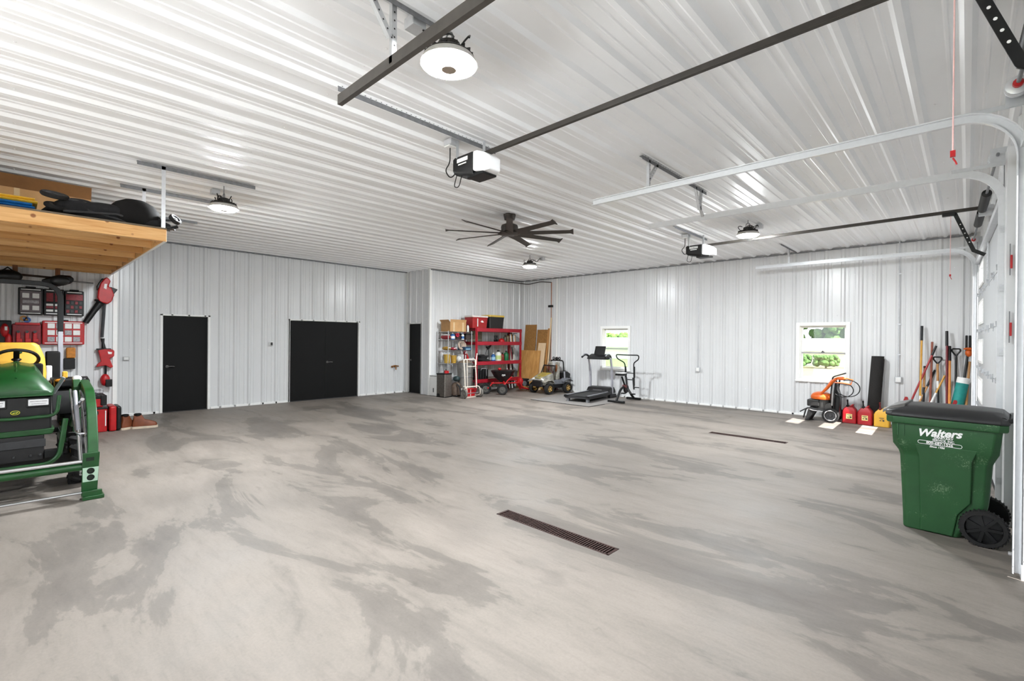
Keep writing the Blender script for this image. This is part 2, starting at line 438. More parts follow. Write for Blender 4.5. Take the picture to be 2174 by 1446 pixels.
for n_, q in (('trim_ceiling_left', (XL, XL+.035, 1.29, YN)), ('trim_ceiling_closet', (XC, XC+.035, YN, YB)), ('trim_ceiling_back', (XC, .1, YB-.035, YB))):
    strip(n_, *q, ZC-.05, ZC-.02, galvd)  # dull grey colour draws the shadow line where wall meets ceiling

# ------------------------------------------------------------------ hinged black doors
def hinged(name, label, leaves, axis, plane, z1, handles):
    # axis 'y': leaves are (y0,y1) on a wall facing +X; axis 'x': wall facing -Y
    t = struct(bpy.data.objects.new(name, None), label, 'door'); col.objects.link(t)
    def B(a0, a1, d0, d1, z0, z1_):
        b = MB()
        if axis == 'y': b.bx(plane+d0, plane+d1, a0, a1, z0, z1_)
        else: b.bx(a0, a1, plane-d1, plane-d0, z0, z1_)
        return b
    lo, hi = leaves[0][0], leaves[-1][1]
    for a0, a1 in leaves: B(a0+.004, a1-.004, -.075, -.03, .012, z1-.006).build('door_leaf', blackd, t, bevel=.003)
    for a0, a1 in ((lo-.035, lo+.012), (hi-.012, hi+.035)): B(a0, a1, -.09, .03, 0, z1+.03).build('door_jamb', white, t, bevel=.004)
    B(lo-.035, hi+.035, -.09, .03, z1-.004, z1+.03).build('door_head', white, t, bevel=.004)
    B(lo, hi, -.1, .0, 0, .012).build('threshold', dgrey, t)
    for h, dr in handles:
        b = MB()
        def Q(a, d, z): return (plane+d, a, z) if axis == 'y' else (a, plane-d, z)
        b.cyl(Q(h, -.03, .98), Q(h, -.02, .98), .03, n=16); b.cyl(Q(h, -.02, .98), Q(h, .03, .98), .011)
        b.tube([Q(h, .03, .98), Q(h+dr*.06, .034, .985), Q(h+dr*.12, .03, .98)], .0095)
        b.build('lever_handle', mat('dark_handle', '6a6866', .4, .6), t)
    return t
hinged('door_1', 'single black walk door nearest the tractor', [D1[:2]], 'y', XL, D1[3], [(D1[0]+.1, 1)])
hinged('door_2', 'wide black double door', [(D2[0], (D2[0]+D2[1])/2), ((D2[0]+D2[1])/2, D2[1])], 'y', XL, D2[3], [((D2[0]+D2[1])/2+.06, 1)])
hinged('door_3', 'narrow black closet door in the recess', [D3[:2]], 'x', YN, D3[3], [(D3[0]+.09, 1)])

# ------------------------------------------------------------------ windows
for i, (x0, x1, z0, z1) in enumerate(WIN):
    t = struct(bpy.data.objects.new('window_%d' % (i+1), None), ['white window behind the treadmill', 'white window above the pressure washer'][i], 'window'); col.objects.link(t)
    def ring(name, a0, a1, c0, c1, wd, y0, y1, m_):
        b = MB(); b.bx(a0, a0+wd, y0, y1, c0, c1); b.bx(a1-wd, a1, y0, y1, c0, c1); b.bx(a0+wd, a1-wd, y0, y1, c0, c0+wd); b.bx(a0+wd, a1-wd, y0, y1, c1-wd, c1)
        return b.build(name, m_, t, bevel=.004)
    ring('casing', x0-.035, x1+.035, z0-.035, z1+.035, .075, YB-.04, YB+.01, white)
    ring('frame', x0, x1, z0, z1, .05, YB+.01, YB+.14, white)
    zm = z0+.60
    ring('lower_sash', x0+.05, x1-.05, z0+.05, zm+.03, .035, YB+.06, YB+.085, white)
    ring('upper_sash', x0+.05, x1-.05, zm-.005, z1-.05, .03, YB+.09, YB+.115, white)
    b = MB(); b.bx(x0+.06, x1-.06, YB+.045, YB+.06, zm-.005, zm+.025); b.build('meeting_rail', mat('rail_shade_grey', 'a4a2a2', .5), t, bevel=.002)  # white rail lying in shade; the shade is painted as grey
    b = MB(); b.bx(x0+.08, x1-.08, YB+.07, YB+.075, z0+.08, zm); b.build('pane', pane_m, t, smooth=False)
    b = MB(); b.bx(x0+.08, x1-.08, YB+.10, YB+.105, zm+.02, z1-.08); b.build('pane', pane_m, t, smooth=False)
    b = MB(); b.bx(x0-.04, x1+.04, YB-.06, YB+.05, z0-.03, z0+.005); b.build('sill', white, t, bevel=.005)
    if i == 1:
        b = MB(); b.cyl(((x0+x1)/2, YB+.05, zm+.05), ((x0+x1)/2, YB+.03, zm+.05), .014); b.bx((x0+x1)/2-.03, (x0+x1)/2+.03, YB+.04, YB+.055, zm+.025, zm+.04); b.build('sash_lock', dgrey, t)

# ------------------------------------------------------------------ outdoors
def lawn_mat():
    a = bpy.data.materials.new('lawn'); a.use_nodes = True; nt = a.node_tree; p = nt.nodes['Principled BSDF']; L = nt.links.new
    tc = nt.nodes.new('ShaderNodeTexCoord'); n = nt.nodes.new('ShaderNodeTexNoise'); n.inputs['Scale'].default_value = .22; n.inputs['Detail'].default_value = 6
    L(tc.outputs['Object'], n.inputs['Vector']); sx = nt.nodes.new('ShaderNodeSeparateXYZ'); L(tc.outputs['Object'], sx.inputs[0])
    ma = nt.nodes.new('ShaderNodeMath'); ma.operation = 'MULTIPLY_ADD'; ma.inputs[1].default_value = -.035; ma.inputs[2].default_value = -.02; L(sx.outputs[0], ma.inputs[0])
    ad = nt.nodes.new('ShaderNodeMath'); ad.operation = 'ADD'; L(ma.outputs[0], ad.inputs[0]); L(n.outputs['Fac'], ad.inputs[1])
    r = nt.nodes.new('ShaderNodeValToRGB'); r.color_ramp.elements[0].position = .75; r.color_ramp.elements[1].position = 1.0
    r.color_ramp.elements[0].color = lin('786e4a')+(1,); r.color_ramp.elements[1].color = lin('4f6a34')+(1,)
    L(ad.outputs[0], r.inputs[0]); L(r.outputs[0], p.inputs['Base Color']); p.inputs['Roughness'].default_value = .9
    return a
b = MB(); b.bx(-150, 120, -90, 160, -.4, -.17); struct(b.build('lawn', lawn_mat(), smooth=False), 'dry lawn and field outside the windows', 'lawn')
b = MB(); b.bx(-9.5, 14, -14, -2.62, -.3, -.16); b.bx(1.25, 14, -2.62, 16, -.3, -.16); struct(b.build('driveway', mat('gravel', 'c8c7c6', .9, var=.1, scale=3), smooth=False), 'pale gravel drive outside the doors, its front part added to bounce sunlight in', 'drive')  # unseen front stretch added to bounce sunlight through the opening
t = thing('barn', 'long low white barn seen through both windows', 'building', (-18, 41, -.17))
b = MB(); b.bx(-34, 24, 0, 8, 0, 1.15); b.build('barn_wall', mat('barn_white', 'efeeea', .7, var=.03), t)
b = MB(); b.prism([(-.5, 1.15), (4, 2.1), (8.5, 1.15)], 'x', -34.5, 24.5); b.build('barn_roof', mat('barn_roof_white', 'f6f5f2', .5, var=.02), t)
leafm = mat('tree_leaves', '4a6c26', .8, var=.35, scale=1.5, bump=.4); leafd = mat('tree_leaves_dark', '385820', .8, var=.35, scale=1.5, bump=.4)
bark = mat('bark', '5a4a3a', .9)
def tree(x, y, h, r, m_, label, nm='tree'):
    t = thing(nm, label, 'tree' if nm == 'tree' else 'bush', (x, y, -.17), group='greenery beyond the barn' if nm == 'tree' else 'bushes in front of the barn')
    b = MB(); b.cyl((0, 0, 0), (0, 0, h*.45), .07*h**.5, .04*h**.5, 8); b.build('trunk', bark, t)
    b = MB(); rnd = random.Random(int(x*31+y))
    for i in range(110):
        a = rnd.uniform(0, 2*PI); q = rnd.uniform(0, 1)**.5*r*.8; z = h*rnd.uniform(.3, .9); k = r*rnd.uniform(.12, .26)*(1.25-z/h*.5)
        b.ell((q*math.cos(a), q*math.sin(a), z), (k, k, k*.8), 7, 5, Euler((rnd.random(), rnd.random(), rnd.random())).to_matrix().to_4x4())
    b.build('foliage', m_, t, smooth=False)
tree(-14.2, 57, 5.2, 2.6, leafm, 'pale green tree at the left of the right-hand window')
tree(-9.9, 58, 6.2, 2.3, leafd, 'leafy tree filling the middle of the right-hand window')
tree(-6.4, 60, 4.2, 1.4, leafm, 'small tree at the right of the right-hand window')
tree(-36.5, 60, 2.9, 2.6, leafm, 'low tree at the left of the treadmill window')
tree(-30.9, 60, 3.1, 2.6, leafm, 'low tree at the right of the treadmill window')
for i, x in enumerate((-10.2, -8.6, -7.0)):
    tree(x, 38.5, .95, .85, leafd, ['leftmost', 'middle', 'rightmost'][i]+' bush before the barn in the right-hand window', 'bush')
# ------------------------------------------------------------------ overhead doors (structure) in the door-wall frame
def dwx(Y, d=0): return .25-.0263*(Y-4.87)+d
def overhead(name, label, y0, y1, windows):
    t = struct(bpy.data.objects.new(name, None), label, 'garage door'); col.objects.link(t); t.location = (.25, 4.87, 0); t.rotation_euler = (0, 0, RZ)
    dm = mat('garage_door_grey', 'b6b8ba', .45, .1, .03)
    for k in range(5):
        z0, z1 = .61*k+.004, .61*(k+1)-.004
        b = MB(); holes = []
        if windows and k > 0: holes = [(windows[0]-y0, windows[1]-y0, .13, .45)]
        slab(b, (.06, y1, z0), (0, -1, 0), (0, 0, 1), y1-y0, z1-z0, [(y1-y0-h[1], y1-y0-h[0], h[2], h[3]) for h in holes], -.045, 0)
        s_ = b.build('door_section', dm, t, smooth=False)
        if holes:
            a0, a1, c0, c1 = windows[0], windows[1], z0+.13, z0+.45
            b = MB()
            for q in ((a0-.03, a0+.012, c0-.03, c1+.03), (a1-.012, a1+.03, c0-.03, c1+.03), (a0, a1, c0-.03, c0+.012), (a0, a1, c1-.012, c1+.03)): b.bx(.045, .06, *q)
            b.build('window_frame', white, s_, bevel=.003)
            b = MB(); b.bx(.08, .085, a0, a1, c0, c1); b.build('pane', pane_m, s_, smooth=False)
    hy = [y0+.06+(y1-y0-.12)*i/6 for i in range(7)]
    for k in range(1, 5):
        for y in hy:
            b = MB(); z = .61*k
            b.bx(.05, .06, y-.022, y+.022, z-.05, z+.05); b.cyl((.045, y-.035, z), (.045, y+.035, z), .011, n=8); b.prism([(y-.03, z-.012), (y+.03, z-.012), (y, z+.045)], 'x', .03, .05)
            b.build('hinge', galv, t)
    b = MB(); b.bx(.0, .06, y0, y1, 2.98, 3.045); b.build('strut', galv, t, bevel=.004)
    b = MB(); b.bx(.05, .10, y0, y1, 0, .03); b.build('bottom_seal', rubber, t)
    # torsion shaft, springs, drums above the door
    ym = (y0+y1)/2
    b = MB(); b.cyl((-.02, y0-.12, 3.40), (-.02, y1+.12, 3.40), .0125, n=10); b.build('torsion_shaft', galvd, t)
    for a0, a1 in ((ym-1.02, ym-.06), (ym+.06, ym+1.02)):
        b = MB(); b.lathe([(.03, 0), (.045, .01)]+[(.047 if i % 2 else .043, .02+i*(a1-a0-.04)/60) for i in range(61)]+[(.03, a1-a0)], (-.02, a0, 3.40), (0, 1, 0), 14); b.build('torsion_spring', black, t)
    b = MB(); b.bx(-.05, .12, ym-.025, ym+.025, 3.33, 3.47); b.build('spring_bracket', galv, t, bevel=.004)
    for y, s in ((y0-.02, 1), (y1+.02, -1)):
        b = MB(); b.lathe([(.03, 0), (.062, .005), (.062, .02), (.052, .03), (.052, .07), (.062, .075), (.035, .085)], (-.02, y, 3.40), (0, s, 0), 20); b.build('cable_drum', galv, t)
        b = MB(); b.bx(-.07, .11, y-s*.05-.003, y-s*.05+.003, 3.30, 3.47); b.build('bearing_plate', galv, t)
        b = MB(); b.lathe([(.028, 0), (.028, .03), (.015, .045)], (-.02, y+s*.085, 3.40), (0, s, 0), 12); b.build('winding_cone', redp, t)
        b = MB(); b.tube([(.03, y+s*.03, 3.38), (.03, y+s*.03, .12)], .004, 5); b.build('lift_cable', galvd, t)
    return t
overhead('door_4', 'nearer overhead garage door at the right edge', -3.20, -.09, None)
door5 = overhead('door_5', 'far overhead garage door with a column of small windows', 1.58, 6.51, (5.2, 6.28))
b = MB(); b.bx(.035, .05, 8.9-4.87-.02, 8.9-4.87+.02, 2.5, 3.02); b.build('operator_strip', galv, door5, bevel=.002)
b = MB()
for k in range(9): b.cyl((.034, 8.9-4.87, 2.53+.055*k), (.0355, 8.9-4.87, 2.53+.055*k), .006, n=8)
b.build('punched_holes', black, door5)
b = MB(); b.bx(.03, .125, 1.28, 1.54, 0, 3.4); b.bx(.03, .125, -.06, .1, 0, 3.4)
j = struct(b.build('trim_door_jambs', steel_w, smooth=False)); j.location = (.25, 4.87, 0); j.rotation_euler = (0, 0, RZ)

# ------------------------------------------------------------------ door tracks
def sweepc(b, path, s, y):
    # C-shaped track; path is (x, z) points, s = side the lips face
    prof = [(-.034, 0), (.034, 0), (.034, .034), (.026, .034), (.026, .005), (-.026, .005), (-.026, .034), (-.034, .034)]
    secs = []
    for k, (x, z) in enumerate(path):
        a = path[max(0, k-1)]; c = path[min(len(path)-1, k+1)]; d = Vector((c[0]-a[0], 0, c[1]-a[1])).normalized(); n = Vector((-d.z, 0, d.x))
        secs.append([Vector((x, y, z))+n*p+Vector((0, s*q, 0)) for p, q in prof])
    return b.loft(secs)
def angle_bar(b, p0, p1, wd=.032, t=.003, up=(0, 0, 1), side=1):
    p0, p1 = Vector(p0), Vector(p1); z = (p1-p0).normalized(); u = Vector(up)
    x = u.cross(z).normalized()*side; y = Vector(up)-z*Vector(up).dot(z); y.normalize()
    sec = [(0, 0), (wd, 0), (wd, -t), (t, -t), (t, -wd), (0, -wd)]
    return b.loft([[p+x*q[0]+y*q[1] for q in sec] for p in (p0, p1)])
def holes_on(b, p0, p1, off, step, n_=(0, 0, -1), r=.0055):
    p0, p1 = Vector(p0), Vector(p1); L_ = (p1-p0).length; k = step/2
    while k < L_:
        q = p0+(p1-p0)*(k/L_)+Vector(off); b.cyl(q, q+Vector(n_)*.0008, r, n=6); k += step
def door_track(Y, xw, zt, xend, s, label, ystrut, bar=None, brace=None, sensor=False, vertical=True, rm=trackm):
    t = thing('door_track', label, 'track', (xw, Y, 0), group='galvanised overhead-door tracks')
    R = .33; path = [(xw, .03), (xw, 1.0), (xw, 2.0)]
    path += [(xw-R+R*math.cos(a), zt-R+R*math.sin(a)) for a in [PI/2*i/10 for i in range(11)]]
    path += [(xw-1.2, zt+.005), (xw-2.4, zt+.01), (xend, zt+.01)]
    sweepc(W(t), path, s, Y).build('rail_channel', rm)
    b = W(t); angle_bar(b, (xw-.36, Y-s*.004, zt+.05), (xw+.07, Y-s*.004, zt+.05), .036, side=-s if False else 1); b.build('top_angle', galv)
    b = W(t); holes_on(b, (xw-.34, Y+.018, zt+.047), (xw+.05, Y+.018, zt+.047), (0, 0, 0), .045); b.build('punched_holes', black)
    b = W(t); angle_bar(b, (xw+.045, Y-s*.004, .02), (xw+.045, Y-s*.004, zt+.02), .05, up=(-1, 0, 0)); b.build('jamb_angle', galv)
    for z in (.35, .95, 1.55, 2.15, 2.7):
        b = W(t); b.bx(xw-.02, xw+.06, Y-s*.012-.004, Y-s*.012+.004, z-.03, z+.03)
        for q in (-.016, 0, .016): b.bx(xw-.01, xw+.055, Y-s*.018-.004, Y-s*.018+.004, z+q-.003, z+q+.003)
        b.build('track_bracket', galv)
    for (y0, z0), (y1, z1) in ystrut[1]:
        b = W(t); angle_bar(b, (ystrut[0], y0, z0), (ystrut[0], y1, z1), .032, up=(1, 0, 0)); b.build('hanger_strut', galv)
        b = W(t); p0, p1 = Vector((ystrut[0]-.001, y0, z0)), Vector((ystrut[0]-.001, y1, z1)); holes_on(b, p0, p1, (.002, .016, 0), .05, (1, 0, 0)); b.build('punched_holes', black)
    if bar:
        b = W(t); angle_bar(b, (bar[0], bar[1], 3.638), (bar[0], bar[2], 3.638), .04, up=(0, 0, 1)); b.build('ceiling_angle', galvd)
        b = W(t); holes_on(b, (bar[0]+.02, bar[1], 3.634), (bar[0]+.02, bar[2], 3.634), (0, 0, 0), .06); b.build('punched_holes', black)
    if sensor:
        b = W(t); b.bx(xw-.03, xw+.03, Y-s*.06-.03, Y-s*.06+.03, .10, .17); b.build('safety_sensor', black, bevel=.006)
        b = W(t); b.cyl((xw-.03, Y-s*.06, .135), (xw-.05, Y-s*.06, .135), .016, n=12); b.build('sensor_lens', chrome)
        b = W(t); b.tube([(xw+.02, Y-.05, .13), (xw+.03, Y-.09, .2), (xw+.03, Y-.02, .3)], .004, 5); b.build('sensor_wire', white)
    return t
door_track(1.556, .335, 3.28, -3.19, 1, 'galvanised door track coloured as in shade, crossing the ceiling in front of the round lamp', (-2.5, [((1.556, 3.66), (1.556, 3.28)), ((1.38, 3.65), (1.54, 3.42))]), (-2.46, 1.0, 1.86), rm=mat('shaded_galvanised', '5b5753', .4, .5, .1))  # same galvanised steel as the others; its shade is put into the colour
door_track(4.85, .272, 3.28, -3.29, -1, 'longest pale door track curving down at the right edge of the picture', (-2.56, [((4.85, 3.65), (4.85, 3.29)), ((5.05, 3.64), (4.86, 3.42))]), (-2.56, 4.70, 6.45), sensor=True)
door_track(6.37, .232, 3.28, -3.36, 1, 'second door track, curving down just right of the far garage door', (-2.56, [((6.10, 3.64), (6.24, 3.36)), ((6.30, 3.64), (6.25, 3.36)), ((6.25, 3.40), (6.36, 3.29))]))
door_track(11.45, .09, 3.27, -3.43, -1, 'farthest door track running beside the window wall', (-2.76, [((11.45, 3.64), (11.45, 3.28)), ((11.32, 3.64), (11.44, 3.45))]), (-2.76, 10.78, 12.05))

# ------------------------------------------------------------------ openers
def opener(Y, x0, zr, xh, bar, label, oy, txt):
    t = thing('garage_door_opener', label, 'opener', (x0+.3, Y, zr), group='garage door openers')
    x1 = x0+.33
    b = W(t); b.bar((x1-.05, Y, zr), (xh, Y, zr+.03), .032, .045); b.build('rail', darkrail, bevel=.003)
    b = W(t); b.loft([[(x, y, z) for y, z in ((Y-.11, zb), (Y-.09, zb-.03), (Y+.09, zb-.03), (Y+.11, zb), (Y+.11, zt_), (Y-.11, zt_))] for x, zb, zt_ in ((x0+.03, zr-.11, zr-.0), (x0+.06, zr-.13, zr+.015), (x1, zr-.185, zr+.015))])
    b.build('motor_unit', black, bevel=.008)
    b = W(t); b.bx(x0+.22, x1+.14, Y-.09, Y+.09, zr-.225, zr-.185); b.build('base_tray', black, bevel=.01)
    b = W(t); b.loft([[(x, y, z) for y, z in ((Y-wd, zb), (Y+wd, zb), (Y+wd, zt_), (Y-wd, zt_))] for x, wd, zb, zt_ in ((x1, .112, zr-.175, zr+.015), (x1+.05, .112, zr-.19, zr+.015), (x1+.14, .10, zr-.205, zr-.02), (x1+.21, .075, zr-.19, zr-.07))])
    b.build('light_lens', mat('opener_lens', 'f2f2f4', .3, var=.01), bevel=.02, seg=3)
    b = W(t); b.bx(x0+.10, x0+.26, Y-.114, Y-.109, zr-.05, zr-.012); b.build('label_plate', white)
    b = W(t); b.bx(x0+.12, x0+.24, Y-.114, Y-.109, zr-.078, zr-.066); b.build('label_line', white)
    if txt: text(txt, .034, black, t, axes(Vector((x0+.18, Y-.115, zr-.043))-t.location, (1, 0, 0), (0, 0, 1)), ext=.0005)
    for x, dy in ((x0+.1, -.09), (x0+.30, .09)):
        b = W(t); angle_bar(b, (x, Y+dy, 3.63), (x, Y+dy, zr), .034, up=(0, 1, 0)); b.build('hanger_strap', galv)
    b = W(t); angle_bar(b, (x0+.2, Y+bar[0], 3.637), (x0+.2, Y+bar[1], 3.637), .042); b.build('ceiling_angle', galvd)
    b = W(t); holes_on(b, (x0+.222, Y+bar[0], 3.633), (x0+.222, Y+bar[1], 3.633), (0, 0, 0), .05); b.build('punched_holes', black)
    xt = xh-.30
    b = W(t); b.box((xt, Y, zr-.005), (.14, .07, .05)); b.build('trolley', black, bevel=.008)
    P = [(xt+.06, Y, zr-.0), (xt+.25, Y, zr-.53), (xt+.36, Y, zr-.60)]
    b = W(t); b.bar(P[0], P[1], .045, .008, up=(0, 1, 0)); b.bar(P[1], P[2], .045, .010, up=(0, 1, 0)); b.cyl((P[1][0], Y-.006, P[1][2]), (P[1][0], Y+.006, P[1][2]), .0225, n=16); b.build('door_arm', black)
    b = W(t)
    for k in range(5):
        q = Vector(P[0]).lerp(Vector(P[1]), .3+.12*k); b.cyl(q-Vector((0, .0045, 0)), q-Vector((0, .0055, 0)), .008, n=8)
    b.build('punched_holes', white)
    zc = 2.575
    b = W(t); b.tube([(xt+.02, Y, zr-.03), (xt+.02, Y+.004, zr-.4), (xt+.02, Y, zc)], .0035, 5); b.build('release_cord', mat('pink_cord', 'e4b8b4', .8))
    b = W(t); b.box((xt+.02, Y, zc-.01), (.02, .016, .03)); b.tube([(xt+.02, Y, zc-.03), (xt+.03, Y, zc-.05), (xt+.035, Y+.004, zc-.065)], .004, 5); b.build('release_handle', redp)
    # power cord to the outlet box
    ox = x0+.06
    b = W(t); b.tube(fillet([(ox-.05, oy, 3.58), (ox-.05, oy, 3.42), (ox-.12, oy-.01, 3.36), (ox-.06, oy+.02, 3.26), (x0+.05, Y-.05, zr-.08)], .08), .0065, 6); b.build('power_cord', black)
    b = W(t); b.tube(fillet([(x0+.07, Y-.08, zr-.13), (x0+.05, Y-.11, zr-.28), (x0+.13, Y-.11, zr-.30), (x0+.15, Y-.08, zr-.14)], .08), .005, 6); b.build('antenna_wire', black)
    e = thing('ceiling_outlet_box', label.split(' opener')[0]+' opener outlet box on the ceiling', 'outlet', (ox-.03, oy, 3.6), group='opener outlet boxes')
    b = W(e); b.bx(ox-.09, ox+.03, oy-.055, oy+.055, 3.585, 3.645); b.build('box', galv, bevel=.006)
    b = W(e); b.bx(ox-.085, ox-.0, oy-.05, oy+.05, 3.575, 3.586); b.build('cover', white, bevel=.004)
opener(3.20, -3.84, 3.45, .22, (-1.42, .33), 'nearer black and white opener', 3.07, '')
opener(8.90, -3.90, 3.41, .10, (-.95, .48), 'farther black and white opener', 8.80, 'LIFTMASTER')

# ------------------------------------------------------------------ lamps
def highbay(x, y, z, bo, label, first=None):
    t = thing('high_bay_lamp', label, 'lamp', (x, y, z), group='round LED high bay lamps')
    b = MB(t); n = 36
    b.lathe([(.045, -.018), (.09, -.026), (.134, -.022), (.150, -.012), (.156, -.001)], n=n, cap=False); b.build('diffuser', lampm)
    b = MB(t); b.lathe([(.156, -.001), (.177, .0), (.177, .006), (.166, .03), (.148, .052), (.02, .06)], n=n, cap=False); b.build('rim', mat('lamp_rim', 'c8c6c2', .4, .3))
    b = MB(t); b.lathe([(.0, -.035), (.046, -.034), (.053, -.027), (.053, -.005)], n=20, cap=False); b.build('centre_cap', mat('cap_brown', '8f8274', .5))
    b = MB(t); b.lathe([(.16, .045), (.15, .055), (.10, .075), (.075, .08), (.07, .13), (.05, .14)], n=24)
    for i in range(18):
        a = 2*PI*i/18; b.bar((.07*math.cos(a), .07*math.sin(a), .07), (.15*math.cos(a), .15*math.sin(a), .06), .006, .03)
    b.build('heat_sink', mat('lamp_housing', '3a3836', .5, .4))
    b = MB(t); b.tube(fillet([(-.03, 0, .14), (-.03, 0, .2), (.03, 0, .2), (.03, 0, .14)], .03), .006, 6); b.tube([(0, 0, .2), (0, 0, ZC-z)], .006, 6); b.build('hook', galvd)
    b = MB(t)
    for i in range(4):
        a = i*1.7+.4; c = Vector((.10*math.cos(a), .10*math.sin(a), .11))
        b.tube([c+Vector((.055*math.cos(q), .055*math.sin(q)*.4, .045*math.sin(q*1.0+a))) for q in [k*PI*1.6/9 for k in range(10)]], .006, 6)
    bx_, by_ = bo[0]-x, bo[1]-y
    b.tube(fillet([(0, 0, .13), (.3*bx_, .3*by_-.05, .19), (.55*bx_, .55*by_, .12), (.8*bx_, .8*by_, .24), (bx_, by_, ZC-z-.08)], .06), .007, 6); b.build('cable', black)
    b = MB(t); b.bx(bx_-.05, bx_+.05, by_-.05, by_+.05, ZC-z-.09, ZC-z-.02); b.build('junction_box', galv, bevel=.006)
highbay(-2.371, 1.885, 3.35, (-2.53, 1.74), 'large bright round lamp close overhead beside the shaded track')
highbay(-7.238, 1.949, 3.35, (-7.45, 1.90), 'round lamp glowing above the wooden loft corner')
highbay(-2.66, 8.45, 3.40, (-2.60, 8.85), 'round lamp above the farther opener rail')
highbay(-7.60, 8.55, 3.38, (-7.55, 8.95), 'small round lamp farthest back near the corner')

# ------------------------------------------------------------------ ceiling fan
t = thing('ceiling_fan', 'large dark bronze nine-blade ceiling fan', 'fan', (-5.39, 5.56, 3.36))
b = MB(t); b.lathe([(.05, .2), (.085, .21), (.10, .285), (.10, .30)], n=20); b.build('canopy', bronze)
b = MB(t); b.cyl((0, 0, .1), (0, 0, .25), .025); b.build('downrod', bronze)
b = MB(t); b.lathe([(.10, .0), (.135, .012), (.14, .09), (.13, .12), (.06, .15), (.04, .19)], n=24); b.build('motor', bronze)
b = MB(t); b.lathe([(.0, -.035), (.16, -.03), (.19, -.015), (.16, .005)], n=24); b.build('hub', bronze)
a0 = math.atan2(-5.56, 5.39)
bl = None
for k in range(9):
    a = a0+2*PI*k/9
    if bl is None:
        b = MB(t)
        b.loft([[(r, -wd, -.006+tw), (r, wd, -.006-tw), (r, wd, .004-tw), (r, 0, .012), (r, -wd, .004+tw)] for r, wd, tw in ((.13, .065, .020), (.4, .052, .015), (.98, .047, .012), (1.03, .055, .028))])
        bl = b.build('blade', bronze); bl.location = (0, 0, -.01); bl.rotation_euler = (0, 0, a)
    else: kid(bl, t, (0, 0, -.01), (0, 0, a))

# ------------------------------------------------------------------ floor drains
rust = mat('rusty_cast_iron', '3a2622', .7, .4, .3, 20)
for i, (x0, x1, y0, y1) in enumerate(DR):
    t = thing('trench_drain', ['rusty slotted trench drain in the near floor', 'distant trench drain slot towards the gas cans'][i], 'drain', ((x0+x1)/2, (y0+y1)/2, 0), group='trench drains')
    b = W(t); b.bx(x0, x1, y0, y1, -.14, -.13); b.bx(x0-.001, x0+.008, y0, y1, -.13, -.02); b.bx(x1-.008, x1+.001, y0, y1, -.13, -.02); b.bx(x0, x1, y0-.001, y0+.008, -.13, -.02); b.bx(x0, x1, y1-.008, y1+.001, -.13, -.02); b.build('channel', mat('dark_channel', '120d0b', .9), smooth=False)
    b = W(t); b.bx(x0, x1, y0, y0+.016, -.025, .003); b.bx(x0, x1, y1-.016, y1, -.025, .003); b.bx(x0, x0+.025, y0, y1, -.025, .003); b.bx(x1-.025, x1, y0, y1, -.025, .003); b.build('rim', rust, bevel=.003)
    b = W(t); n = 48
    for k in range(n):
        x = x0+.035+(x1-x0-.07)*(k+.5)/n; b.bx(x-.006, x+.006, y0+.014, y1-.014, -.025, .001)
    b.bx(x0+.02, x1-.02, (y0+y1)/2-.006, (y0+y1)/2+.006, -.04, -.012); b.build('grate_bars', rust, smooth=False)
# ------------------------------------------------------------------ storage loft
t = thing('storage_loft', 'suspended pine storage loft with open joists', 'loft', (-9.0, -.5, 2.735))
LY0, LY1 = -2.3, 1.235
for x in (-6.80, -6.842):
    b = W(t); b.bx(x-.019, x+.019, LY0, LY1, 2.735, 2.875); b.build('front_beam', pine, bevel=.004)
jx = None
for k in range(1, 8):
    x = -6.842-.58*k
    if jx is None:
        b = MB(t); b.bx(-.019, .019, LY0+.5, LY1+.5-.04, 0, .14); jx = b.build('joist', pine, bevel=.004); jx.location = (x+9, 0, 0)
    elif k % 2: kid(jx, t, (x+9, 0, 0))
    elif k == 2:
        b = MB(t); b.bx(-.019, .019, LY0+.5, LY1+.5-.04, 0, .14); jx2 = b.build('joist', pine2, bevel=.004); jx2.location = (x+9, 0, 0)  # every other joist darker, painting in the contrast of lit bottoms and shaded faces
    else: kid(jx2, t, (x+9, 0, 0))
b = W(t); b.bx(-11.17, -6.86, LY1-.04, LY1, 2.735, 2.875); b.build('end_board', pine, bevel=.004)
b = W(t); b.bx(-11.2, -11.165, LY0, LY1, 2.735, 2.875); b.build('wall_ledger', pine, bevel=.004)
b = W(t); b.bx(-11.2, -6.78, LY0, LY1+.003, 2.876, 2.893); b.build('deck', mat('grey_decking', '6e6252', .8, var=.15))
b = W(t); angle_bar(b, (-11.15, LY1+.004, 2.733), (-6.79, LY1+.004, 2.733), .03, up=(0, 1, 0), side=-1); b.build('end_trim', white)
for x in (-6.87, -8.09, -9.75):
    b = W(t); angle_bar(b, (x, LY1+.005, 3.63), (x, LY1+.005, 2.74), .04, up=(0, 1, 0)); b.build('hanger', galv)
    b = W(t); holes_on(b, (x+.021 if False else x-.02, LY1+.0005, 3.6), (x-.02, LY1+.0005, 2.8), (0, -.001, 0), .035, (0, -1, 0), .006); b.build('punched_holes', black)
    b = W(t); angle_bar(b, (x, .97, 3.637), (x, 2.22, 3.637), .045); b.build('ceiling_angle', galvd)
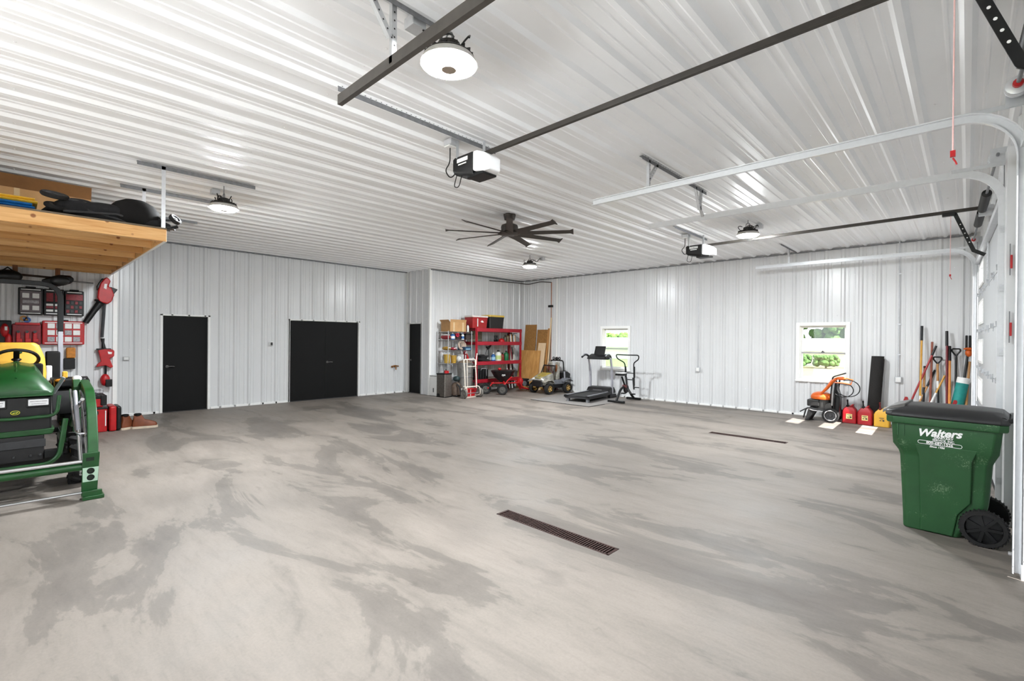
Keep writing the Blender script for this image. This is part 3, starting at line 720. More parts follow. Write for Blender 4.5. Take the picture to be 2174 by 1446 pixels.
# things on the loft
ZD = 2.893
t = thing('cardboard_box', 'large open cardboard carton on the wooden loft', 'box', (-8.6, -.1, ZD))
b = W(t); b.bx(-8.9, -8.3, -.9, .70, ZD, 3.40); b.build('carton', card, bevel=.004)
b = W(t); b.add([(-8.3, -.9, 3.40), (-8.3, .70, 3.40), (-8.27, .70, 3.55), (-8.27, -.9, 3.55), (-8.306, -.9, 3.40), (-8.306, .70, 3.40), (-8.276, .70, 3.55), (-8.276, -.9, 3.55)], [(0, 1, 2, 3), (7, 6, 5, 4), (1, 5, 6, 2), (0, 3, 7, 4), (3, 2, 6, 7), (0, 4, 5, 1)]); b.build('flap', cardd)
b = W(t); b.bx(-8.305, -8.298, .0, .05, ZD, 3.40); b.build('tape_strip', tape)
for i, (m_, z, lab) in enumerate(((mat('blue_tarp', '1b6fb4', .5, var=.2, scale=20, bump=.3), ZD, 'folded blue tarp under the yellow one on the loft'), (mat('yellow_tarp', 'e0b02c', .5, var=.15, scale=20, bump=.3), ZD+.085, 'folded yellow tarp on top of the blue one'))):
    t = thing('folded_tarp', lab, 'tarp', (-7.1, -.05, z), group='folded tarps')
    for k in range(3 if i == 0 else 2):
        b = W(t); zz = z+.028*k
        b.loft([[(-7.35, y, zz+.004), (-6.92-.015*(k % 2), y, zz), (-6.90-.015*(k % 2), y, zz+.013), (-6.92-.015*(k % 2), y, zz+.027), (-7.35, y, zz+.024)] for y in (-.35, -.1, .10, .17-.02*k)]); b.build('fold', m_, bevel=.004)
t = thing('stroller', 'black folded stroller lying on the loft edge', 'stroller', (-7.1, .8, ZD))
def wheel_parts(t, c, R, wd, ax, hubm=None, tire=rubber, spokes=0, W_=True):
    b = W(t) if W_ else MB(t); ax = Vector(ax)
    c = Vector(c); p = [(R*.62, -wd/2*.8), (R*.9, -wd/2), (R, -wd/4), (R, wd/4), (R*.9, wd/2), (R*.62, wd/2*.8)]
    b.lathe(p, c, ax, 24, False); w_ = b.build('tyre', tire)
    b = W(t) if W_ else MB(t); b.off = Vector(t.location) if W_ else b.off
    b.lathe([(.0, -wd*.36), (R*.2, -wd*.36), (R*.26, -wd*.2), (R*.56, -wd*.2), (R*.64, -wd*.42), (R*.66, 0), (R*.64, wd*.42), (R*.56, wd*.2), (R*.26, wd*.2), (R*.2, wd*.36), (0, wd*.36)], c, ax, 24, False)
    b.par = None; b.build('rim', hubm or dgrey, w_)
for c in ((-7.0, .30, ZD+.22), (-7.05, .33, ZD+.115)): wheel_parts(t, c, .115, .045, (.4, .1, 1))
wheel_parts(t, (-7.0, 1.36, ZD+.16), .07, .05, (.6, .5, .6))
b = W(t); b.ell((-7.15, .75, ZD+.07), (.22, .55, .13), 16, 8); b.ell((-7.1, .50, ZD+.12), (.18, .22, .12)); b.ell((-7.02, .72, ZD+.14), (.12, .28, .08)); b.ell((-6.98, 1.12, ZD+.06), (.08, .2, .06)); b.build('seat_fabric', mat('black_fabric', '17171a', .85, var=.3, scale=25, bump=.3))
b = W(t); b.ell((-7.05, .98, ZD+.14), (.18, .25, .19), 16, 8); b.build('canopy', mat('dark_canopy', '1c1b1b', .9, var=.2, spec=.2))
b = W(t)
for p in ([(-6.98, .33, ZD+.2), (-6.97, .7, ZD+.17), (-6.97, 1.2, ZD+.12), (-6.98, 1.34, ZD+.14)], [(-6.92, .36, ZD+.05), (-6.92, .8, ZD+.10), (-6.93, 1.28, ZD+.03)], [(-7.2, .4, ZD+.05), (-7.2, 1.2, ZD+.12), (-7.1, 1.38, ZD+.05)], [(-6.95, .45, ZD+.13), (-6.94, .9, ZD+.03), (-6.95, 1.3, ZD+.01)]): b.tube(p, .014, 8)
b.build('frame_tubes', dgrey)
b = W(t); b.tube([(-6.95, 1.2, ZD+.03), (-6.92, 1.3, ZD+.03), (-6.90, 1.37, ZD+.06)], .02, 8); b.tube([(-6.93, 1.24, ZD+.02), (-6.90, 1.30, ZD+.015), (-6.87, 1.33, ZD+.02)], .014, 8); b.build('handle', black)

# ------------------------------------------------------------------ tool wall
XW = XC+.02
t = thing('hanging_rack', 'wooden hanging rack with dark pole under the loft', 'rack', (XW+.2, .3, 2.4))
for y in (.02, .51):
    b = W(t); b.bx(-11.0, -10.9, y-.03, y+.03, 2.45, 2.735); b.build('drop_arm', wood('dark_stained_pine', '6a3f1c', '83522a', (30, 30, 3), False), bevel=.004)
b = W(t); b.tube([(-10.95, -.6, 2.60), (-10.95, .3, 2.585), (-10.95, .62, 2.57)], .018, 8); b.build('pole', mat('brown_pole', '2e1c12', .5))
t = thing('pole_saw', 'black pole saw lying across the hanging rack', 'tool', (-10.9, .5, 2.5))
b = W(t); b.loft([[(-10.86+dx, y, z+dz) for dx, dz in ((0, -h), (.05, -h*.6), (.05, h*.6), (0, h), (-.05, h*.6), (-.05, -h*.6))] for y, z, h in ((.32, 2.50, .03), (.40, 2.50, .08), (.52, 2.53, .10), (.66, 2.56, .07), (.70, 2.56, .03))]); b.build('motor_housing', black, bevel=.008)
b = W(t); b.tube([(-10.86, .48, 2.545), (-10.86, .95, 2.525)], .012, 8); b.build('bar', galvd)
b = W(t); b.tube([(-10.86, .35, 2.47), (-10.86, -.5, 2.50)], .022, 8); b.build('shaft', black)
t = thing('tool_bag', 'black bag resting on the rack at the left edge', 'bag', (-10.95, -.05, 2.5))
b = W(t); b.ell((-10.85, -.06, 2.55), (.12, .17, .10), 14, 8); b.build('body', black)
b = W(t); b.tube([(-10.8, -.16, 2.58), (-10.8, -.06, 2.68), (-10.8, .05, 2.58)], .012, 6); b.build('strap', black)
# organiser cases
padm = mat('label_white', 'e8e8e6', .5, var=.06, scale=40); padg = mat('steel_bits', '9a979a', .4, .3, .35, 60); redbin = mat('dark_red_bin', '7d1420', .45, var=.3, scale=40)
def organiser(y0, y1, z0, z1, label, kind):
    t = thing('organiser_case', label, 'tool case', (XW, (y0+y1)/2, z0), group='wall-mounted tool cases')
    body = redp if kind == 'red' else black
    b = W(t); b.bx(XW, XW+.11, y0, y1, z0, z1); b.build('case_body', body, bevel=.014)
    b = W(t); b.bx(XW+.02, XW+.09, (y0+y1)/2-.06, (y0+y1)/2+.06, z1-.002, z1+.022); b.build('carry_handle', body if kind != 'red' else black, bevel=.008)
    for z in (z0+.02, z1-.035):
        b = W(t); b.bx(XW+.11, XW+.117, y0+.03, y1-.03, z, z+.014); b.build('white_strip', padm)
    f = XW+.108
    def bin_(a0, a1, c0, c1, m_, name='bin'):
        b = W(t); b.bx(f, f+.012, y0+a0*(y1-y0), y0+a1*(y1-y0), z0+c0*(z1-z0), z0+c1*(z1-z0)); b.build(name, m_, bevel=.004)
    if kind == 'pads':
        bin_(.08, .92, .10, .88, mat('grey_foam', '6e6468', .6, var=.2), 'liner')
        f += .008
        for a0, a1, c0, c1, m_ in ((.16, .44, .62, .8, padm), (.56, .84, .62, .8, padm), (.17, .83, .42, .55, padg), (.16, .44, .17, .34, padm), (.56, .84, .17, .34, padm)): bin_(a0, a1, c0, c1, m_)
    elif kind == 'bits':
        for a0, a1 in ((.12, .46), (.54, .88)):
            bin_(a0, a1, .52, .85, redbin); bin_(a0, a1, .36, .44, padm); bin_(a0, a1, .26, .35, redbin); bin_(a0, a1, .14, .22, padm)
    elif kind == 'sockets':
        bin_(.06, .94, .62, .86, redbin, 'tray')
        for r in range(3):
            for c in range(4): bin_(.08+.22*c, .24+.22*c, .12+.17*r, .24+.17*r, [redbin, dgrey][(r+c) % 2], 'socket')
    else:
        for c in range(4):
            for r in range(3):
                bin_(.12+.2*c, .29+.2*c, .12+.28*r, .33+.28*r, padm if (c+r) % 3 else padg)
organiser(.055, .345, 1.96, 2.40, 'black organiser case with grey pads and white labels, upper left on the tool wall', 'pads')
organiser(.35, .60, 1.96, 2.40, 'black case of red bit boxes, upper middle beside the roll bar', 'bits')
organiser(.605, .85, 1.96, 2.39, 'black socket case with dark red trays, upper right on the tool wall', 'sockets')
organiser(.335, .86, 1.47, 1.87, 'wide red organiser with clear compartments of hardware', 'red')
t = thing('drill_case', 'dark red open drill case left of the red organiser', 'tool case', (XW, .16, 1.47))
b = W(t); b.bx(XW, XW+.10, -.01, .325, 1.47, 1.81); b.build('case_body', redbin, bevel=.015)
b = W(t); b.bx(XW+.02, XW+.13, .02, .31, 1.79, 1.83); b.build('lid_edge', redp, bevel=.01)
for y in (.06, .16, .25):
    b = W(t); b.box((XW+.115, y, 1.62), (.05, .05, .14)); b.box((XW+.12, y+.01, 1.54), (.05, .07, .06)); b.build('drill', redp, bevel=.012)
    b = W(t); b.cyl((XW+.14, y, 1.68), (XW+.16, y, 1.68), .022, n=12); b.build('chuck', dgrey)
t = thing('tool_cluster', 'red and black power tool hanging at the far left edge', 'tool', (XW, -.1, 1.47))
b = W(t); b.bx(XW, XW+.12, -.16, -.015, 1.42, 1.86); b.build('holder', black, bevel=.02)
b = W(t); b.ell((XW+.12, -.09, 1.70), (.05, .05, .11)); b.ell((XW+.12, -.05, 1.55), (.05, .04, .1)); b.build('tool_body', redp)
b = W(t); b.bx(XW+.16, XW+.17, -.09, -.06, 1.70, 1.76); b.build('sticker', padm)
t = thing('tape_roll', 'orange and blue tape rolls above the drill case', 'tape', (XW+.06, .13, 1.83))
b = W(t); b.lathe([(.02, 0), (.045, 0), (.045, .03), (.02, .03)], (XW+.06, .12, 1.90), (1, 0, 0), 16, False); b.build('orange_roll', mat('tan_tape', 'a8742c', .5))
b = W(t); b.lathe([(.02, 0), (.045, 0), (.045, .03), (.02, .03)], (XW+.06, .16, 1.875), (1, 0, 0), 16, False); b.build('blue_roll', mat('blue_tape', '22569a', .5))
t = thing('wall_charger', 'small orange box above a black one on the tool wall', 'charger', (XW, .69, 1.05))
b = W(t); b.bx(XW, XW+.08, .63, .75, 1.235, 1.42); b.build('orange_box', mat('orange_pouch', 'c07a2a', .6, var=.2, scale=30), bevel=.02)
b = W(t); b.bx(XW, XW+.09, .60, .745, 1.05, 1.235); b.build('black_box', black, bevel=.01)
# leaf blower
t = thing('leaf_blower', 'red and black cordless leaf blower hung high on the tool wall', 'blower', (XW, 1.12, 1.8))
x = XW+.02
b = W(t); b.prism([(1.05, 2.22), (1.16, 2.19), (1.215, 2.24), (1.25, 2.36), (1.215, 2.48), (1.17, 2.50), (1.20, 2.60), (1.165, 2.66), (1.125, 2.66), (1.06, 2.55), (1.03, 2.42), (1.02, 2.30)], 'x', x, x+.15); b.build('housing', redp, bevel=.025, seg=3)
b = W(t); b.prism([(1.105, 2.47), (1.14, 2.45), (1.15, 2.545), (1.115, 2.545)], 'x', x+.147, x+.153); b.build('grip_opening', padm)
b = W(t); b.prism([(1.02, 2.42), (1.09, 2.56), (1.11, 2.64), (1.08, 2.64), (1.015, 2.50)], 'x', x+.02, x+.13); b.build('handle_pad', black, bevel=.012)
b = W(t); b.prism([(1.19, 2.40), (1.245, 2.37), (1.30, 2.46), (1.20, 2.50)], 'x', x+.01, x+.14); b.build('battery', black, bevel=.01)
b = W(t); b.tube([(x+.08, 1.08, 2.24), (x+.09, .98, 2.06), (x+.1, .87, 1.85)], [.06, .045, .042], 14); b.build('nozzle_tube', black)
b = W(t); b.lathe([(.07, 0), (.08, .015), (.07, .03)], (x+.08, 1.06, 2.235), (0, -.5, -.87), 16); b.build('collar', black)
# string trimmer
t = thing('string_trimmer', 'red string trimmer hanging head-down below the leaf blower', 'trimmer', (XW, 1.13, .6))
b = W(t); b.tube([(x+.05, 1.125, 2.2), (x+.05, 1.11, 1.9), (x+.05, 1.095, 1.6)], .024, 8); b.build('upper_shaft', dgrey)
b = W(t); b.lathe([(.04, 0), (.03, .02), (.02, .1), (.03, .18)], (x+.05, 1.12, 1.40), (-.02, -.1, 1), 12); b.build('grip', black)
b = W(t); b.tube([(x+.06, 1.14, 1.42), (x+.06, 1.15, 1.2)], .012, 8); b.build('lower_shaft', chrome)
b = W(t); b.prism([(1.04, 1.37), (1.13, 1.39), (1.24, 1.385), (1.265, 1.35), (1.26, 1.26), (1.2, 1.22), (1.23, 1.12), (1.25, 1.07), (1.21, 1.05), (1.14, 1.1), (1.05, 1.08), (1.02, 1.07), (1.03, 1.12), (1.08, 1.17), (1.06, 1.28)], 'x', x, x+.09); b.build('motor_body', redp, bevel=.012)
b = W(t); b.prism([(1.17, 1.345), (1.23, 1.335), (1.225, 1.30), (1.18, 1.30)], 'x', x+.088, x+.093); b.build('grip_opening', padm)
b = W(t); b.bx(x+.01, x+.08, 1.02, 1.22, 1.37, 1.40); b.build('top_bar', black, bevel=.008)
b = W(t); b.ell((x+.06, 1.14, .84), (.06, .07, .11), 14, 8); b.build('battery_housing', redp)
b = W(t); b.bx(x+.05, x+.13, 1.14, 1.235, .72, .85); b.build('battery', black, bevel=.01)
b = W(t); b.tube([(x+.06, 1.15, 1.1), (x+.06, 1.145, .93)], .018, 8); b.build('neck', black)

# ------------------------------------------------------------------ floor below the tool wall
t = thing('tool_chest', 'large red plastic tool chest standing on the floor behind the tractor', 'tool chest', (-10.8, .95, 0))
b = W(t); b.bx(-11.05, -10.55, .62, 1.115, 0, .40); b.build('body', redp, bevel=.015)
b = W(t); b.bx(-11.06, -10.54, .61, 1.125, .385, .42); b.build('lid', black, bevel=.01)
b = W(t); b.bx(-10.56, -10.535, .93, 1.0, .30, .36); b.build('latch', black, bevel=.005)
b = W(t); b.bx(-10.55, -10.54, 1.085, 1.10, .1, .36); b.build('white_edge', padm)
t = thing('tool_box', 'red and black tool box stacked on the large red chest', 'tool box', (-10.8, .95, .42))
b = W(t); b.bx(-11.0, -10.58, .64, 1.06, .42, .58); b.build('body', redp, bevel=.015)
b = W(t); b.bx(-11.01, -10.57, .63, 1.10, .56, .625); b.build('lid', black, bevel=.012)
b = W(t); b.bx(-10.59, -10.56, 1.03, 1.11, .45, .62); b.build('corner_guard', black, bevel=.01)
t = thing('safety_goggles', 'clear safety goggles on top of the stacked tool box', 'goggles', (-10.75, .98, .63))
b = W(t); b.ell((-10.72, 1.0, .665), (.06, .09, .05), 14, 8); b.build('lens', clear)
b = W(t); b.tube([(-10.66, .85, .66), (-10.65, .92, .68), (-10.66, 1.0, .65)], .008, 6); b.build('strap', dgrey)
t = thing('tool_box', 'upright red box with black spine between chest and boots', 'tool box', (-10.75, 1.22, 0))
b = W(t); b.bx(-10.95, -10.5, 1.135, 1.235, .0, .43); b.build('red_half', redp, bevel=.03)
b = W(t); b.bx(-10.95, -10.51, 1.225, 1.30, .01, .42); b.build('black_half', black, bevel=.03)
bootm = mat('brown_boot_leather', '6e3618', .6, var=.2); solem = mat('boot_sole', 'c8b8a4', .7)
def boot(x, y, label, rz=0):
    t = thing('work_boot', label, 'boot', (x, y, 0), rz, group='brown work boots'); t.scale = (1.15, 1.15, 1.2)
    b = MB(t); b.loft([[(-wd, y_, z0), (wd, y_, z0), (wd*.9, y_, z0+(z1-z0)*.6), (wd*.5, y_, z1), (-wd*.5, y_, z1), (-wd*.9, y_, z0+(z1-z0)*.6)] for y_, wd, z0, z1 in ((-.13, .035, .03, .08), (-.11, .045, .03, .20), (-.02, .045, .03, .205), (.02, .045, .03, .13), (.10, .055, .03, .105), (.155, .045, .03, .085), (.175, .02, .03, .06))]); b.build('upper', bootm, bevel=.008)
    b = MB(t); b.loft([[(-wd, y_, 0), (wd, y_, 0), (wd, y_, .032), (-wd, y_, .032)] for y_, wd in ((-.14, .035), (-.12, .05), (.0, .045), (.1, .06), (.16, .05), (.185, .02))]); b.build('sole', solem)
    b = MB(t); b.lathe([(.045, 0), (.05, .02), (.04, .03)], (0, -.065, .19), (0, 0, 1), 12, False); b.build('collar', black)
boot(-10.62, 1.42, 'brown work boot with dark collar beside the red box', .5)
boot(-10.55, 1.60, 'brown work boot in front, pointing right along the wall', -.15)
# wall bits on the left wall
def wall_box(name, label, cat, y, z, wd, h, m_):
    t = thing(name, label, cat, (XL+.02, y, z))
    b = W(t); b.bx(XL+.02, XL+.06, y-wd/2, y+wd/2, z-h/2, z+h/2); b.build('box', m_, bevel=.008)
    b = W(t); b.bx(XL+.06, XL+.066, y-wd*.36, y+wd*.36, z-h*.36, z+h*.36); b.build('face', padm if name != 'thermostat' else dgrey, bevel=.003)
wall_box('wall_outlet', 'grey outlet box on the left wall by the hanging trimmer', 'outlet', 1.585, 1.17, .10, .075, mat('outlet_grey', 'b8b8b8', .5))
wall_box('thermostat', 'small white thermostat between the black doors', 'thermostat', 4.364, 1.467, .07, .10, white)
t = thing('hose_bib', 'brass hose bib low on the left wall near the closet', 'faucet', (XL+.02, 7.84, .79)); brass = mat('brass', '9a6a3c', .4, .7)
b = W(t); b.cyl((XL, 7.84, .79), (XL+.08, 7.84, .79), .02); b.tube([(XL+.07, 7.84, .79), (XL+.1, 7.84, .77), (XL+.11, 7.84, .70)], .018, 8); b.build('spout', brass)
b = W(t); b.cyl((XL+.02, 7.76, .79), (XL+.05, 7.76, .79), .03); b.tube([(XL+.06, 7.74, .80), (XL+.06, 7.84, .82), (XL+.06, 7.96, .80)], .018, 8); b.build('handle', brass)
# ------------------------------------------------------------------ tractor (faces the overhead doors, +X)
TX, TY = -7.6, .03
t = thing('tractor', 'green and yellow compact tractor with front loader frame', 'tractor', (TX, TY, 0))
def TB(): return MB(t)
# hood: rounded trapezoid sections swept forward
def hsec(x, wb, wt, z0, z1):
    p = [(-wb, z0), (-wb*1.02, z0+(z1-z0)*.3), (-wt*1.12, z0+(z1-z0)*.78), (-wt*.85, z0+(z1-z0)*.94), (0, z1+.006), (wt*.85, z0+(z1-z0)*.94), (wt*1.12, z0+(z1-z0)*.78), (wb*1.02, z0+(z1-z0)*.3), (wb, z0)]
    return [(x, y, z) for y, z in p]
b = TB(); b.loft([hsec(-.32, .26, .17, .80, 1.32), hsec(0, .27, .17, .86, 1.31), hsec(.40, .275, .165, .98, 1.27), hsec(.58, .272, .16, 1.01, 1.215), hsec(.68, .262, .17, 1.01, 1.12), hsec(.715, .25, .20, 1.015, 1.06)]); hood = b.build('hood', green, bevel=.01)
b = TB(); b.tube([(.05, -.005, 1.315), (.45, -.005, 1.262), (.62, -.005, 1.185)], .008, 6); b.build('hood_crease', green, hood)
b = TB(); b.loft([[(x, -.265, z), (x, .265, z), (x, .265, z+.018), (x, -.265, z+.018)] for x, z in ((.60, 1.0), (.70, 1.0), (.725, 1.002))]); b.build('hood_lip', green, hood, bevel=.006)
b = TB(); b.bx(.1, .69, -.255, .255, .63, 1.0); b.build('grille', mat('grille_black', '0d0d0e', .4), bevel=.02)
for s in (-1, 1):
    b = TB(); b.bx(.68, .705, s*.155-.075, s*.155+.075, .905, .97); h = b.build('headlight', mat('headlight_lens', 'e4e4e6', .15, var=.06, scale=60), bevel=.006)
    b = TB(); b.bx(.675, .70, s*.155-.088, s*.155+.088, .885, .985); b.build('headlight_bezel', black, h, bevel=.008)
    b = TB(); b.bx(.7052, .7062, s*.155-.06, s*.155+.062, .945, .952); b.bx(.7052, .7062, s*.155-.05, s*.155+.055, .922, .927); b.build('lens_line', padg, h)
# emblem: green oval with yellow ring and leaping deer
b = TB(); b.lathe([(.0, 0), (.036, 0), (.036, .004), (0, .004)], (.69, -.01, .845), (1, 0, 0), 24, False)
for v in b.v: v.z = .845+(v.z-.845)*.62
em = b.build('emblem', mat('emblem_green', '14401c', .4))
b = TB(); b.tube([(.696, -.01+.032*math.cos(a), .845+.0195*math.sin(a)) for a in [2*PI*i/24 for i in range(24)]], .0022, 5, True); b.build('emblem_ring', mat('emblem_yellow', 'e4d83a', .4), em)
b = TB(); b.prism([(-.032, .839), (-.02, .846), (-.006, .845), (.006, .851), (.013, .849), (.004, .842), (.001, .836), (-.003, .841), (-.016, .840), (-.022, .836)], 'x', .694, .697); b.build('emblem_deer', mat('emblem_yellow', 'e4d83a', .4), em)
b = TB(); b.tube(fillet([(.72, -.31, 1.0), (.74, -.31, .80), (.74, 0, .785), (.74, .29, .795), (.72, .31, 1.0)], .07), .016, 10); b.build('hood_guard', green)
b = TB(); b.loft([[(x, y, z) for y, z in ((-.26, .60), (.26, .60), (.28, .66), (-.28, .66))] for x in (.5, .66, .70)]); b.build('lower_lip', green, bevel=.01)
b = TB(); b.tube(fillet([(.80, -.36, .76), (.80, -.35, .42), (.80, -.25, .31), (.80, .22, .305), (.80, .31, .38), (.80, .355, .76)], .12), .022, 10); b.build('brush_guard', green)
b = TB(); b.bx(.2, .70, -.20, .20, .34, .60); b.build('front_frame', mat('weight_black', '1c1a1b', .6, var=.2), bevel=.012)
b = TB(); b.bx(.69, .715, -.21, .21, .48, .56)
for y in (-.15, -.02, .1, .17): b.cyl((.71, y, .40), (.725, y, .40), .012, n=8)
b.build('front_weight', dgrey, bevel=.006)
b = TB(); b.bx(.66, .74, .20, .34, .36, .44); b.bx(.66, .74, -.34, -.20, .36, .44); b.build('guard_bracket', black, bevel=.006)
# axle and wheels
b = TB(); b.bar((.45, -.42, .28), (.45, .42, .28), .09, .10); b.build('front_axle', black)
def tyre(c, R, wd, lugs):
    c = Vector(c); b = TB(); b.lathe([(R*.58, -wd*.45), (R*.86, -wd*.5), (R*.97, -wd*.36), (R, 0), (R*.97, wd*.36), (R*.86, wd*.5), (R*.58, wd*.45)], c, (0, 1, 0), 30, False)
    for i in range(lugs):
        a = 2*PI*i/lugs
        for s in (-1, 1):
            aa = a+(PI/lugs if s > 0 else 0)
            p0 = c+Vector((math.cos(aa)*R*.99, s*.02, math.sin(aa)*R*.99)); p1 = c+Vector((math.cos(aa+.22)*R*.97, s*wd*.5, math.sin(aa+.22)*R*.97)); b.bar(p0, p1, .035, .05, up=(math.cos(aa), 0, math.sin(aa)))
    w_ = b.build('tyre', rubber)
    b = TB(); s = 1 if c.y > 0 else -1
    b.lathe([(0, wd*.1), (R*.3, wd*.1), (R*.5, wd*.25), (R*.6, wd*.42), (R*.6, -wd*.42), (0, -wd*.42)], c, (0, s, 0), 24, False); b.build('wheel_disc', yellow, w_)
for s in (-1, 1):
    tyre((.42, s*.50, .27), .27, .19, 14); tyre((-.82, s*.52, .38), .38, .28, 16)
# loader
for s in (-1, 1):
    P = [(-.15, s*.57, 1.05), (.45, s*.57, .98), (.80, s*.56, .80), (1.10, s*.545, .50), (1.22, s*.53, .33)]
    b = TB(); b.tube(fillet(P, .12), 0, sq=(.085, .085)); b.build('loader_arm', green, bevel=.008)
    b = TB(); b.prism([(-.25, .45), (-.05, .45), (-.02, 1.02), (-.08, 1.10), (-.2, 1.10), (-.27, 1.02)], 'y', s*.50-.035, s*.50+.035); b.build('loader_mast', green, bevel=.006)
    b = TB(); b.bar((-.15, s*.36, .5), (.35, s*.36, .5), .05, .12); b.build('side_frame', green, bevel=.006)
    b = TB(); b.cyl((-.02, s*.455, .58), (.40, s*.47, .82), .03); b.build('lift_cylinder', green)
    b = TB(); b.cyl((.36, s*.47, .80), (.60, s*.50, .93), .018); b.build('cylinder_rod', chrome)
    b = TB(); b.cyl((.35, s*.455, 1.0), (.80, s*.455, .62), .02); b.build('tilt_cylinder', silver)
    b = TB(); b.cyl((.78, s*.455, .64), (1.17, s*.455, .23), .018); b.build('tilt_rod', chrome)
    b = TB()
    b.tube(fillet([(.3, s*.42, 1.02), (.5, s*.42, .86), (.85, s*.43, .60), (.9, s*.50, .60)], .06), .011, 6); b.tube(fillet([(.3, s*.50, 1.0), (.72, s*.50, .70), (1.02, s*.50, .45), (1.1, s*.49, .36)], .06), .009, 6); b.build('hydraulic_line', chrome)
    b = TB(); b.prism([(-.065, .03), (.055, .03), (.075, .455), (-.055, .455)], 'x', 1.235, 1.262)
    for v in b.v: v.y += s*.51
    cp = b.build('carrier_plate', green, bevel=.006)
    b = TB(); b.prism([(-.055, .17), (.058, .17), (.066, .31), (-.055, .31)], 'x', 1.2625, 1.265)
    for v in b.v: v.y += s*.51
    b.build('pale_decal', mat('pale_green_decal', 'a8c4ae', .5, var=.05), cp)
    for z in (.21, .275):
        b = TB(); b.cyl((1.262, s*.51+.005, z), (1.267, s*.51+.005, z), .026, n=16); b.build('round_hole', mat('hole_dark', '0c1a0e', .8), cp)
        b = TB(); b.torus((1.267, s*.51+.005, z), .026, .004, (1, 0, 0), 16, 6); b.build('hole_rim', black, cp)
    b = TB(); b.bx(1.262, 1.266, s*.51-.03, s*.51+.03, .375, .41); b.build('slot', mat('hole_dark', '0c1a0e', .8), cp)
    b = TB(); b.bx(1.20, 1.33, min(s*.45, s*.615), max(s*.45, s*.615), .0, .035); b.bx(1.28, 1.305, min(s*.45, s*.60), max(s*.45, s*.60), .03, .085); b.build('carrier_foot', green, cp, bevel=.006)
b = TB(); b.cyl((1.215, -.52, .315), (1.215, .52, .315), .035, n=16); b.build('cross_tube', green)
b = TB(); b.cyl((1.225, -.50, .37), (1.225, .46, .37), .018, n=12); b.build('steel_pipe', chrome)
b = TB(); b.cyl((1.25, -.48, .065), (1.25, .46, .065), .013, n=10); b.build('lower_rod', chrome)
# operator station
b = TB(); b.prism([(-.32, .78), (-.30, 1.30), (-.42, 1.28), (-.50, .78)], 'y', -.22, .22); b.build('dash_cowl', black, bevel=.02)
b = TB(); b.tube([(-.36, 0, 1.2), (-.42, 0, 1.34)], .025, 10); b.build('steering_column', black)
c = Vector((-.43, 0, 1.34)); ax = Vector((-.62, 0, .78)).normalized()
b = TB(); b.torus(c, .185, .018, ax, 32, 8); sw = b.build('steering_wheel', black)
u = Vector((0, 1, 0)); v = ax.cross(u).normalized()
b = TB()
for a in (PI*.5, -PI*.5): b.bar(c, c+(u*math.cos(a)+v*math.sin(a))*.18, .05, .014, up=ax)
b.ell(c, (.045, .045, .02)); b.build('wheel_spokes', black, sw)
b = TB(); b.loft([[(x+dx, y*wd, z) for dx, y in ((-.05, -1), (.02, -1), (.05, -.8), (.05, .8), (.02, 1), (-.05, 1))] for x, wd, z in ((-.72, .25, .98), (-.76, .265, 1.15), (-.80, .25, 1.35), (-.82, .20, 1.50), (-.825, .16, 1.535))]); st = b.build('seat_back', yellow, bevel=.03, seg=3)
b = TB(); b.bx(-.75, -.38, -.24, .24, .90, 1.0); b.build('seat_cushion', yellow, bevel=.035, seg=3)
b = TB(); b.ell((-.755, .02, 1.415), (.008, .032, .02)); b.build('seat_emblem', mat('emblem_green', '14401c', .4), st)
b = TB(); b.prism([(-.022, 1.410), (-.006, 1.416), (.01, 1.424), (.03, 1.414), (.012, 1.408)], 'x', -.747, -.744); b.build('seat_emblem_mark', mat('emblem_yellow', 'e4d83a', .4), st)
b = TB(); b.bx(-.75, -.05, -.36, .36, .50, .56); b.build('platform', black, bevel=.01)
b = TB(); b.bx(-1.15, .2, -.18, .18, .34, .70); b.build('transmission', mat('transmission_green', '234f26', .6, var=.25), bevel=.03)
for s in (-1, 1):
    b = TB(); b.loft([[(x, s*.30, z-.05), (x, s*.66, z-.05), (x, s*.66, z), (x, s*.30, z)] for x, z in ((-.34, .72), (-.42, .93), (-.58, 1.06), (-.85, 1.09), (-1.1, 1.0))]); b.build('fender', black, bevel=.02)
    b = TB(); b.bx(-.55, -.42, s*.34-.02, s*.60+.02, .98, 1.10); lm = b.build('light_console', black, bevel=.03, seg=3)
    b = TB(); b.ell((-.415, s*.37, 1.075), (.015, .045, .022)); b.build('amber_light', amber, lm)
    b = TB(); b.lathe([(.0, .016), (.038, .012), (.05, -.015)], (-.42, s*.525, 1.08), (1, 0, 0), 18); b.build('work_light', mat('headlight_lens', 'e4e4e6', .15), lm)
    # roll bar
    b = TB(); b.bx(-1.235, -1.165, s*.41-.026, s*.41+.026, .75, 1.68); b.build('roll_bar_post', silver, bevel=.008)
    b = TB(); b.bar((-.36, s*.31, .93), (-.30, s*.40, 1.12), .02, .035); b.build('lever', silver)
    b = TB(); b.bx(-.36, -.32, s*.41-.025, s*.41+.025, 1.11, 1.19); b.build('lever_knob', yellow, bevel=.012)
b = TB(); b.tube(fillet([(-1.2, -.41, 1.64), (-1.2, -.41, 2.30), (-1.2, 0, 2.31), (-1.2, .41, 2.30), (-1.2, .41, 1.64)], .22, 7), 0, sq=(.06, .06)); b.build('roll_bar_hoop', black, bevel=.008)
b = TB(); b.ell((-1.2, .40, 2.36), (.06, .10, .07)); b.build('roll_bar_clamp', black)
b = TB(); b.bx(-.98, -.94, .26, .325, 1.0, 1.24); b.build('white_bottle', mat('white_plastic', 'ececec', .4, var=.02), bevel=.018, seg=3)
b = TB(); b.bx(-1.1, -.95, .26, .40, 1.0, 1.42); b.build('rear_box', black, bevel=.02)
